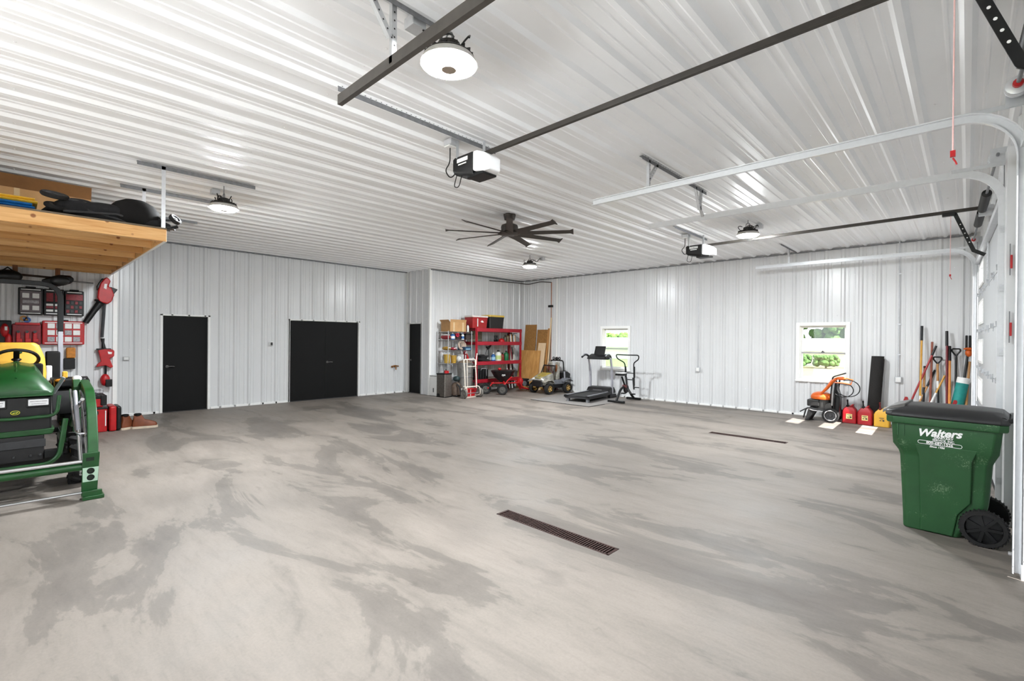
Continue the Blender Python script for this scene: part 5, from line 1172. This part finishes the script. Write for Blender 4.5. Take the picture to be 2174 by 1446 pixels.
b = MB(t); b.ell((.14, -.50, .20), (.06, .05, .03)); b.ell((-.14, -.50, .20), (.05, .05, .03)); b.build('bumper_tips', gold)

# ------------------------------------------------------------------ boards leaning in the corner
def board(label, x0, x1, z1, m_, yb, lean=.12, tilt=0, name='wood_sheet'):
    t = thing(name, label, 'board', ((x0+x1)/2, yb, 0), group='boards leaning in the corner')
    b = W(t); y1 = yb+lean; q = [(x0, yb, 0), (x1, yb, 0), (x1+tilt, y1, z1), (x0+tilt, y1, z1)]
    b.add(q+[(p[0], p[1]+.016, p[2]) for p in q], [(0, 1, 2, 3), (7, 6, 5, 4), (0, 4, 5, 1), (1, 5, 6, 2), (2, 6, 7, 3), (3, 7, 4, 0)]); b.build('panel', m_, smooth=False)
    return t
board('wide orange plywood sheet at the front of the leaning boards', -10.98, -10.08, 1.27, ply, 11.70, .2)
board('tall narrow strand board next to the red rack', -10.90, -10.40, 2.13, osb, 11.86, .22)
board('second strand board, behind and right of the tallest one', -10.38, -9.86, 1.96, osb, 11.92, .18)
board('pale plank slanting in front of the strand boards', -10.30, -9.98, 1.52, palew, 11.80, .2, .05)
board('thin dark strip of wood at the right of the boards', -9.93, -9.87, 2.0, woodh, 11.84, .2, .05, 'wood_strip')
board('long pale lath beside the copper pipe', -9.86, -9.81, 2.35, palew, 11.9, .18, .05, 'wood_strip')

# ------------------------------------------------------------------ red steel rack
RX0, RX1, RY0, RY1 = -11.17, -10.60, 9.57, 11.55
t = thing('red_rack', 'red steel storage rack with four loaded levels', 'shelf', (-10.9, 10.56, 0))
for x in (RX0+.02, RX1-.02):
    for y in (RY0+.02, RY1-.02):
        b = W(t); angle_bar(b, (x, y, 0), (x, y, 1.97), .05, .004, up=(1, 0, 0)); b.bx(x-.022, x+.022, y-.022, y+.022, 0, 1.97); b.build('post', redr, bevel=.003)
LV = (.38, .92, 1.52, 1.93)
for z in LV:
    for x in (RX0+.02, RX1): 
        b = W(t); b.bx(x-.015, x+.015, RY0, RY1, z-.075, z+.035); b.build('beam', redr, bevel=.006)
    for y in (RY0+.02, RY1-.02):
        b = W(t); b.bx(RX0, RX1, y-.012, y+.012, z-.05, z+.02); b.build('end_beam', redr, bevel=.004)
    b = W(t); b.bx(RX0+.02, RX1-.015, RY0+.03, RY1-.03, z+.012, z+.026); b.build('shelf_board', mat('particle_board', '8f8474', .8, var=.1))
ZS = [z+.0265 for z in LV]
def tote(x, y0, y1, z, h, body, lidm, label, mark=None):
    t = thing('storage_tote', label, 'tote', (x, (y0+y1)/2, z), group='storage totes on the rack')
    d = .42; b = W(t); b.loft([rsec(x-d/2+i, x+d/2-i, y0+i, y1-i, zz, .03) for zz, i in ((z, .03), (z+h*.8, .008), (z+h*.82, 0), (z+h*.88, 0))]); b.build('tub', body, bevel=.008)
    b = W(t); b.loft([rsec(x-d/2-.01, x+d/2+.01, y0-.01, y1+.01, zz, .04) for zz in (z+h*.86, z+h)]); b.build('lid', lidm, bevel=.01)
    if mark == 'logo':
        b = W(t); b.prism([(y0+.30, z+.20), (y0+.36, z+.17), (y0+.44, z+.18), (y0+.40, z+.22), (y0+.36, z+.24)], 'x', x+d/2-.004, x+d/2+.003); b.build('white_mark', padm)
        b = W(t); b.bx(x+d/2-.006, x+d/2+.003, y0+.17, y0+.20, z+.05, z+.29); b.build('white_strip', padm)
tote(-10.82, 9.38+.05, 10.06, ZS[3], .38, mat('tote_red', 'a01a1e', .4, var=.15), mat('tote_white_lid', 'ddd5d0', .4), 'red tote with white lid on top of the red rack', 'logo')
tote(-10.80, 10.10, 10.75, ZS[3], .42, mat('tote_black', '1a1918', .45), mat('tote_yellow_lid', 'd2b04a', .4), 'black tote with yellow lid on top of the red rack')
t = thing('display_panel', 'grey-brown panel standing on the rack level below the totes', 'panel', (-11.05, 9.95, ZS[2])); b = W(t); b.bx(-11.10, -11.07, 9.66, 10.22, ZS[2], ZS[2]+.34); b.build('sheet', mat('grey_brown_board', '857c68', .8, var=.2, scale=30)); b = W(t); b.bx(-11.07, -11.06, 9.68, 10.20, ZS[2]+.01, ZS[2]+.03); b.build('edge', dgrey)
def bottle(x, y, z, r, h, m_, capm, label, cat='bottle', name='bottle', group=None, lab=None):
    t = thing(name, label, cat, (x, y, z), group=group or 'bottles and jugs on the shelves')
    b = W(t); b.lathe([(r*.95, 0), (r, .01), (r, h*.62), (r*.8, h*.74), (r*.35, h*.82), (r*.35, h*.86)], (x, y, z), (0, 0, 1), 14); b.build('body', m_)
    b = W(t); b.lathe([(r*.42, 0), (r*.42, h*.13), (r*.3, h*.14)], (x, y, z+h*.85), (0, 0, 1), 12); b.build('cap', capm)
    if lab:
        b = W(t); b.lathe([(r*1.01, 0), (r*1.01, h*.35)], (x, y, z+h*.15), (0, 0, 1), 14, False); b.build('label_band', lab)
    return t
bluem = mat('blue_plastic', '2a5c98', .4, var=.15); whm = mat('white_jug', 'dcdcd6', .4, var=.05); grn = mat('green_jug', '15663c', .4, var=.15)
bottle(-10.78, 10.44, ZS[1], .07, .26, bluem, whm, 'blue bottle on the middle red shelf', lab=mat('pale_blue', '9cc4dc', .5))
bottle(-10.78, 10.66, ZS[1], .10, .34, whm, black, 'white jug with black handle cap on the middle red shelf', lab=mat('pale_green', 'c2d28a', .5))
bottle(-10.78, 10.84, ZS[1], .07, .26, mat('red_black_bottle', '7a2418', .4, var=.5, scale=30), black, 'dark red bottle between white and green jugs')
bottle(-10.76, 11.0, ZS[1], .08, .32, grn, black, 'green jug on the middle red shelf')
bottle(-10.75, 11.28, ZS[1], .08, .26, mat('mixed_white', 'c9c6bc', .5, var=.4, scale=40), dgrey, 'patterned tub at the right end of the middle red shelf')
t = thing('cable_pile', 'heap of black cable coiled on the middle red shelf', 'cable', (-10.8, 9.98, ZS[1]))
for k in range(6):
    b = W(t); b.torus((-10.80+.03*math.sin(k*2), 9.98+.05*math.cos(k*1.7), ZS[1]+.03+.028*k), .20-.02*k, .03, (.15*math.sin(k), .12*math.cos(k), 1), 20, 7); b.build('coil', rubber)
t = thing('sprayer', 'black-headed sprayer with a curved tube on the middle red shelf', 'sprayer', (-10.85, 10.28, ZS[1]))
b = W(t); b.tube([(-10.85, 10.22, ZS[1]+.02), (-10.85, 10.18, ZS[1]+.25), (-10.85, 10.26, ZS[1]+.42)], .01, 6); b.tube([(-10.85, 10.33, ZS[1]+.02), (-10.85, 10.30, ZS[1]+.35)], .016, 6); b.build('tube', dgrey)
b = W(t); b.loft([[(-10.87, y, z-h), (-10.82, y, z-h), (-10.82, y, z+h), (-10.87, y, z+h)] for y, z, h in ((10.20, ZS[1]+.44, .02), (10.28, ZS[1]+.40, .045), (10.40, ZS[1]+.50, .012))]); b.build('head', black)
t = thing('binoculars', 'pair of black binoculars on the upper red shelf', 'binoculars', (-10.8, 10.55, ZS[2]))
for dy in (-.045, .045):
    b = W(t); b.lathe([(.03, 0), (.045, .06), (.035, .08), (.035, .16), (.04, .20)], (-10.8, 10.57+dy, ZS[2]), (0, dy*.6, 1), 12); b.build('barrel', black)
b = W(t); b.bx(-10.82, -10.78, 10.54, 10.60, ZS[2]+.08, ZS[2]+.12); b.build('bridge', black)
t = thing('red_helmet', 'small red helmet on the upper red shelf', 'helmet', (-10.78, 10.80, ZS[2])); b = W(t); b.ell((-10.78, 10.80, ZS[2]+.005), (.10, .11, .11), 14, 6, zmin=0); b.build('shell', redp); b = W(t); b.torus((-10.78, 10.80, ZS[2]+.012), .105, .01, (0, 0, 1), 20, 6); b.build('brim', redp)
for k, (y, h, c, l) in enumerate(((10.98, .22, '4a4234', 'dark jar left of the boxes on the upper red shelf'), (11.10, .26, '6a5436', 'brown jar in the middle of the upper red shelf end'))):
    bottle(-10.8, y, ZS[2], .06, h, mat('jar%d' % k, c, .4, var=.4, scale=30), black, l, 'jar', 'jar')
t = thing('tool_bundle', 'pale bundle of brackets at the right of the upper red shelf', 'tools', (-10.78, 11.33, ZS[2]))
for k in range(5):
    b = W(t); b.bar((-10.75, 11.2+.05*k, ZS[2]), (-10.80, 11.22+.055*k, ZS[2]+.24+.03*(k % 2)), .03, .03); b.build('bracket', [padm, woodh, dgrey][k % 3], bevel=.004)
b = W(t); b.bx(-10.9, -10.72, 11.15, 11.47, ZS[2]+.27, ZS[2]+.29); b.build('top_bar', black)
t = thing('hanging_loppers', 'dark red loppers hanging at the right end of the red rack', 'loppers', (-10.72, 11.12, 1.2))
b = W(t); b.tube([(-10.72, 11.12, 1.45), (-10.70, 11.18, 1.2), (-10.70, 11.22, .97)], .018, 8); b.build('red_arm', mat('dull_red_arm', '7a1c28', .5)); b = W(t); b.tube([(-10.70, 11.2, 1.38), (-10.69, 11.24, 1.2), (-10.69, 11.22, 1.0)], .018, 8); b.build('black_arm', black)
t = thing('black_crate', 'black plastic crate on the bottom level of the red rack', 'crate', (-10.82, 9.82, ZS[0]))
b = W(t); b.bx(-11.0, -10.64, 9.62, 10.10, ZS[0], ZS[0]+.30); b.build('body', black, bevel=.012)
for y in (9.68, 9.78, 9.88, 9.98): b = W(t); b.bx(-10.645, -10.63, y-.01, y+.01, ZS[0]+.02, ZS[0]+.28); b.build('rib', dgrey)
b = W(t); b.tube(fillet([(-10.63, 9.78, ZS[0]+.28), (-10.62, 9.80, ZS[0]+.33), (-10.62, 10.0, ZS[0]+.33), (-10.63, 10.02, ZS[0]+.1)], .03), .008, 6); b.build('wire_handle', galv)
t = thing('folded_chairs', 'white and black folded chairs standing under the rack', 'chair', (-10.75, 11.25, 0))
for k in range(4): b = W(t); b.bar((-10.70, 11.12+.06*k, .05), (-10.80, 11.06+.09*k, .84), .03, .03); b.build('leg', [padm, black][k % 2])
b = W(t); b.bar((-10.72, 11.1, .3), (-10.72, 11.32, .3), .02, .06); b.build('seat_edge', black)

# ------------------------------------------------------------------ spreader and tiller before the rack
t = thing('broadcast_spreader', 'black tub spreader on a red wheeled frame before the rack', 'spreader', (-10.2, 10.2, 0))
b = W(t); b.loft([[(-10.15+r*math.cos(a)*.8, 10.25+r*math.sin(a), z) for a in [2*PI*i/20 for i in range(20)]] for r, z in ((.12, .36), (.30, .50), (.40, .66), (.42, .68), (.38, .70))]); b.build('hopper', mat('hopper_black', '1c1d1f', .35, var=.2))
text('ryo', .085, padm, t, axes(Vector((-9.90, 10.02, .55))-t.location, (.30, .95, 0), (0, 0, 1)), 0, .002)
for c in ((-9.85, 9.92, .16), (-10.35, 9.72, .16)): wheel_parts(t, c, .16, .11, (.75, -.5, 0), mat('wheel_grey', '5c5a56', .4, .3))
b = W(t)
for p in ([(-10.1, 9.7, .34), (-10.0, 10.2, .32), (-9.95, 10.75, .30)], [(-9.85, 9.95, .16), (-9.95, 10.1, .34), (-10.1, 10.2, .38)], [(-10.3, 9.75, .16), (-10.2, 9.9, .35)], [(-9.85, 9.98, .26), (-9.82, 10.12, .42), (-9.85, 10.3, .50)]): b.tube(fillet(p, .05), .02, 8)
b.build('red_frame', redp)
b = W(t); b.ell((-10.1, 10.05, .74), (.05, .06, .04)); b.build('control_knob', redp)
t = thing('tiller', 'red and black tiller lying before the rack, next to the plywood', 'tiller', (-10.1, 11.1, 0))
b = W(t); b.ell((-10.1, 10.95, .30), (.12, .12, .14)); b.build('engine_shroud', redp)
b = W(t); b.bx(-10.25, -9.98, 10.98, 11.26, .18, .40); b.build('engine_block', mat('engine_dark', '201e1e', .5, .3, .4, 25), bevel=.02)
b = W(t); b.cyl((-9.98, 11.02, .26), (-9.95, 11.02, .26), .08, n=18); b.build('pull_start', galvd)
b = W(t)
for p in ([(-9.95, 10.75, .42), (-9.9, 10.85, .15), (-9.88, 11.25, .06)], [(-10.15, 10.75, .40), (-10.1, 10.9, .14), (-10.05, 11.3, .06)]): b.tube(fillet(p, .1), .02, 8)
b.build('skid_frame', redp)
b = W(t)
for k in range(4): b.tube([(-10.0, 11.15+.08*k, .03), (-9.95, 11.18+.08*k, .12), (-10.1, 11.2+.08*k, .2)], .016, 6)
b.build('tines', dgrey)
b = W(t); b.ell((-9.92, 11.36, .05), (.05, .06, .03)); b.ell((-9.95, 11.56, .07), (.04, .05, .03)); b.build('pale_tip', padm)

# ------------------------------------------------------------------ wire shelf and its load
SX0, SX1, SY0, SY1 = -11.15, -10.67, 8.55, 9.43
t = thing('wire_shelf', 'chrome wire shelving unit left of the red rack', 'shelf', (-10.9, 8.99, 0))
for x in (SX0, SX1):
    for y in (SY0, SY1): b = W(t); b.cyl((x, y, 0), (x, y, 1.86), .0125, n=10); b.build('post', chrome)
SZ = (.45, .92, 1.29, 1.60, 1.83)
for z in SZ:
    b = W(t)
    for x in (SX0, SX1): b.tube([(x, SY0, z), (x, SY1, z)], .006, 6); b.tube([(x, SY0, z-.03), (x, SY1, z-.03)], .005, 6)
    for y in (SY0, SY1): b.tube([(SX0, y, z), (SX1, y, z)], .006, 6)
    for k in range(18): y = SY0+(SY1-SY0)*(k+.5)/18; b.tube([(SX0, y, z), (SX1, y, z)], .003, 4)
    b.build('wire_deck', chrome)
SZ = [z+.008 for z in SZ]
t = thing('cardboard_box', 'taped cardboard box on top of the wire shelf', 'box', (-10.9, 8.95, SZ[4]))
b = W(t); b.bx(-11.1, -10.68, 8.62, 9.22, SZ[4], SZ[4]+.27); b.build('carton', card, bevel=.004)
b = W(t); b.add([(-10.68, 8.62, SZ[4]+.27), (-10.68, 9.22, SZ[4]+.27), (-10.66, 9.22, SZ[4]+.35), (-10.66, 8.62, SZ[4]+.35)], [(0, 1, 2, 3)]); b.add([(-11.1, 8.62, SZ[4]+.27), (-10.68, 8.62, SZ[4]+.27), (-10.68, 8.56, SZ[4]+.34), (-11.1, 8.56, SZ[4]+.34)], [(0, 1, 2, 3)]); b.build('flap', card)
for y in (8.76, 9.1): b = W(t); b.bx(-10.682, -10.677, y-.03, y+.03, SZ[4], SZ[4]+.27); b.build('tape_strip', tape)
bottle(-10.72, 9.32, SZ[4], .035, .24, whm, black, 'thin white bottle beside the cardboard box on the wire shelf')
t = thing('red_bag', 'red and white bag on the wire shelf, second level', 'bag', (-10.9, 8.62, SZ[3])); b = W(t); b.ell((-10.9, 8.64, SZ[3]+.07), (.22, .07, .07), 14, 8); b.build('bag', mat('bag_red', '9c2a34', .6, var=.3)); b = W(t); b.ell((-10.9, 8.64, SZ[3]+.13), (.18, .06, .03)); b.build('white_top', padm)
bottle(-10.74, 8.76, SZ[3], .07, .20, bluem, whm, 'blue and white can at the left of the second wire level', 'can', 'paint_can', lab=padm)
bottle(-10.74, 9.14, SZ[3], .045, .20, whm, bluem, 'white and blue can at the right of the second wire level', 'can', 'paint_can', lab=bluem)
t = thing('reel', 'round red reel between the two blue cans', 'reel', (-10.74, 8.93, SZ[3])); b = W(t); b.lathe([(.02, 0), (.06, 0), (.06, .05), (.02, .05)], (-10.76, 8.93, SZ[3]+.135), (1, 0, 0), 18, False); b.build('reel', mat('pink_red', 'b8203c', .5)); b = W(t); b.bx(-10.95, -10.76, 8.84, 9.08, SZ[3], SZ[3]+.15); b.build('dark_case', mat('maroon_case', '33191c', .6))
t = thing('storage_bin', 'dark bin overhanging the right end of the wire shelf', 'bin', (-10.85, 9.38, SZ[3])); b = W(t); b.bx(-11.05, -10.7, 9.24, 9.50, SZ[3], SZ[3]+.16); b.build('body', mat('brown_bin', '3c302c', .6)); b = W(t); b.bx(-11.06, -10.69, 9.23, 9.51, SZ[3]+.14, SZ[3]+.18); b.build('lid', black)
gld = mat('golden_items', 'b08a34', .5, var=.5, scale=45)
def lump(name, label, cat, x, y, z, r, m_, m2=None):
    t = thing(name, label, cat, (x, y, z)); b = W(t); b.ell((x, y, z+r[2]), r, 14, 8); b.build('body', m_)
    b = W(t); b.tube([(x+r[0]*.8, y-r[1]*.5, z+r[2]*1.2), (x+r[0]*.95, y, z+r[2]*1.5), (x+r[0]*.8, y+r[1]*.5, z+r[2]*1.1)], .012, 6); b.build('fold', m2 or padm)
lump('yellow_gloves', 'yellow and white work gloves on the third wire level', 'gloves', -10.85, 8.63, SZ[2], (.18, .08, .055), gld)
lump('red_cloth', 'folded red cloth on the third wire level', 'cloth', -10.78, 8.82, SZ[2], (.12, .11, .045), mat('cloth_red', '98283a', .7))
t = thing('rope_coil', 'beige coil of rope above the blue box on the wire shelf', 'rope', (-10.82, 9.12, SZ[2]))
for k in range(4): b = W(t); b.torus((-10.80, 9.10+.03*k, SZ[2]+.14), .10+.012*(k % 2), .022, (.9, .35-.15*k, .15), 20, 7); b.build('loop', mat('beige_rope', 'b8a596', .8, var=.2, scale=40))
t = thing('storage_box', 'flat dark blue box at the right of the third wire level', 'box', (-10.8, 9.30, SZ[2])); b = W(t); b.bx(-11.0, -10.66, 9.17, 9.42, SZ[2], SZ[2]+.10); b.build('body', mat('navy', '1f4260', .5), bevel=.008); b = W(t); b.bx(-10.662, -10.655, 9.2, 9.38, SZ[2]+.02, SZ[2]+.045); b.build('stripe', mat('pale_blue', '9cc4dc', .5))
def bucket(x, y, z, r, h, m_, label, rim=None, handle=True):
    t = thing('bucket', label, 'bucket', (x, y, z), group='buckets'); b = W(t); b.lathe([(r*.8, 0), (r, h), (r*1.06, h), (r*1.06, h*.93)], (x, y, z), (0, 0, 1), 18); b.build('pail', m_)
    b = W(t); b.tube([(x+r*math.cos(a), y+r*math.sin(a), z+h*.95-.06*math.sin(a*.5)) for a in [2*PI*k/20 for k in range(11)]], .005, 5); b.build('handle', galv)
bucket(-10.86, 8.66, SZ[1], .10, .25, mat('bucket_yellow', 'b8953a', .5, var=.1), 'yellow bucket at the left of the lower wire level')
bucket(-10.78, 8.84, SZ[1], .09, .22, gld, 'golden patterned bucket right of the yellow one')
lump('white_rags', 'pile of white rags on the lower wire level', 'rags', -10.78, 9.03, SZ[1], (.11, .09, .10), mat('rag_white', 'cfcfcc', .8, var=.3, scale=30))
t = thing('paper_stack', 'striped folders standing on the lower wire level', 'folders', (-10.8, 9.2, SZ[1]))
for k in range(5): b = W(t); b.bx(-10.92, -10.69, 9.12+.03*k, 9.14+.03*k, SZ[1], SZ[1]+.25-.02*(k % 2)); b.build('folder', [padm, dgrey, mat('cloth_red', '98283a', .7)][k % 3])
t = thing('red_jug', 'slanting red jug at the right of the lower wire level', 'jug', (-10.78, 9.36, SZ[1])); b = W(t); b.tube([(-10.76, 9.37, SZ[1]+.02), (-10.76, 9.34, SZ[1]+.16), (-10.76, 9.29, SZ[1]+.27)], [.05, .05, .025], 12); b.build('body', redp); b = W(t); b.cyl((-10.76, 9.285, SZ[1]+.27), (-10.76, 9.275, SZ[1]+.30), .02); b.build('cap', padm)

# ------------------------------------------------------------------ floor in front of the wire shelf
t = thing('white_cabinet', 'low white cabinet against the closet corner', 'cabinet', (-11.05, 8.42, 0)); b = W(t); b.bx(-11.18, -10.82, 8.30, 8.52, 0, .56); b.build('body', white, bevel=.01); b = W(t); b.bx(-11.19, -10.81, 8.29, 8.53, .55, .58); b.build('top', mat('cabinet_top', 'b4b4b2', .5), bevel=.005); b = W(t); b.bx(-11.02, -11.0, 8.285, 8.30, .10, .22); b.build('vent_slot', dgrey)
t = thing('steel_trash_can', 'rectangular stainless trash can with a black lid', 'trash can', (-10.6, 8.36, 0), .1)
b = MB(t); b.loft([rsec(-.17, .17, -.14, .14, z, .015) for z in (.01, .30, .64)]); b.build('body', stain, bevel=.006)
b = MB(t); b.loft([rsec(-.178, .178, -.148, .148, z, .02) for z in (.635, .665)]); b.build('lid', black, bevel=.006)
b = MB(t); b.loft([rsec(-.175, .175, -.145, .145, z, .02) for z in (0, .025)]); b.build('base', black)
b = MB(t); b.cyl((-.08, -.145, .055), (-.08, -.16, .055), .05, n=16); b.build('pedal', black)
t = thing('red_canister', 'small red canister standing on the steel trash can', 'canister', (-10.55, 8.38, .666)); b = W(t); b.cyl((-10.55, 8.38, .666), (-10.55, 8.38, .74), .05, n=14); b.build('body', redp); b = W(t); b.cyl((-10.55, 8.45, .666), (-10.55, 8.45, .73), .028, n=10); b.build('nozzle', redp); b = W(t); b.cyl((-10.55, 8.38, .74), (-10.55, 8.38, .78), .012, n=8); b.build('valve', black)
t = thing('shop_vacuum', 'dusty shop vacuum between trash can and hand truck', 'vacuum', (-10.45, 8.66, 0))
b = W(t); b.lathe([(.13, .04), (.16, .06), (.17, .26), (.15, .30), (.10, .38), (.05, .40)], (-10.45, 8.68, 0), (0, 0, 1), 18); b.build('drum', mat('vac_brown', '5c4c40', .6, var=.3))
b = W(t); b.ell((-10.45, 8.68, .50), (.10, .10, .08)); b.build('motor_head', mat('dark_teal', '22383a', .5)); b = W(t); b.tube(fillet([(-10.32, 8.6, .35), (-10.2, 8.6, .30), (-10.2, 8.62, .1), (-10.3, 8.72, .06)], .08), .025, 8); b.build('hose', dgrey)
for q in ((-10.32, 8.58), (-10.32, 8.8)): b = W(t); b.ell((q[0], q[1], .03), (.03, .03, .03)); b.build('caster', black)
b = W(t); b.bx(-10.33, -10.28, 8.66, 8.76, .18, .24); b.build('latch', padm)
t = thing('ribbed_barrel', 'grey ribbed metal barrel behind the hand truck', 'barrel', (-10.42, 8.97, 0))
b = W(t); n = 40; b.loft([[(-10.42+(r+(.008 if i % 2 else 0))*math.cos(2*PI*i/n), 8.97+(r+(.008 if i % 2 else 0))*math.sin(2*PI*i/n), z) for i in range(n)] for r, z in ((.19, 0), (.20, .1), (.225, .92), (.225, .95))]); b.build('drum', mat('zinc_barrel', '8c8a86', .45, .5, .15))
b = W(t)
for z in (.55, .93): b.torus((-10.42, 8.97, z), .225, .012, (0, 0, 1), 28, 6)
b.build('hoop', galvd)
b = W(t); b.ell((-10.42, 8.97, .93), (.20, .20, .10), 14, 6, zmin=0); b.build('contents', mat('brown_debris', '6a5c4c', .9, var=.5, scale=40))
t = thing('storage_box', 'low red box on the floor behind the hand truck', 'box', (-10.12, 8.85, 0)); b = W(t); b.bx(-10.20, -10.07, 8.72, 9.05, .019, .24); b.build('body', redp, bevel=.02); b = W(t); b.bx(-10.075, -10.06, 8.87, 8.885, .02, .22); b.build('white_seam', padm)
cream = mat('cream_paint', 'ddd3c6', .5, var=.1, scale=20)
t = thing('hand_truck', 'cream tubular hand truck with two grey tyres', 'hand truck', (-9.98, 8.82, 0))
b = W(t); b.tube(fillet([(-9.98, 8.60, .25), (-10.0, 8.60, .6), (-10.05, 8.60, 1.06), (-10.05, 9.02, 1.06), (-10.0, 9.02, .6), (-9.98, 9.02, .25)], .05), .018, 8); b.build('frame', cream)
b = W(t); b.tube([(-10.02, 8.72, .26), (-10.05, 8.72, 1.05)], .012, 8); b.tube([(-10.0, 8.72, .86), (-10.0, 9.02, .86)], .012, 8); b.tube([(-9.98, 8.58, .30), (-9.98, 9.04, .30)], .018, 8); b.build('rungs', cream)
b = W(t); b.tube(fillet([(-10.02, 9.03, .9), (-10.04, 9.06, 1.1), (-10.1, 9.14, 1.22)], .1), .014, 8); b.build('side_handle', cream)
for y in (8.52, 9.10):
    wheel_parts(t, (-9.93, y, .13), .13, .07, (0, 1, 0), mat('grey_hub', '7c7872', .5), mat('grey_tyre', '6e6a64', .8))
    s = -1 if y < 8.8 else 1
    b = W(t); b.tube(fillet([(-10.02, y-s*.05, .32), (-9.88, y-s*.05, .30), (-9.84, y-s*.05, .08), (-10.1, y-s*.05, .03)], .08), .012, 8); b.build('fender_bar', cream)
b = W(t); b.tube([(-9.93, 8.5, .13), (-9.93, 9.12, .13)], .012, 8); b.build('axle', galvd)
b = W(t); b.bx(-10.19, -9.98, 8.62, 9.0, .002, .018); b.build('toe_plate', cream)
for n_ in ('punched_holes', 'grate_bars', 'wire_deck', 'tines'):
    for o in bpy.data.objects:
        if o.name.split('.')[0] == n_: o['kind'] = 'stuff'
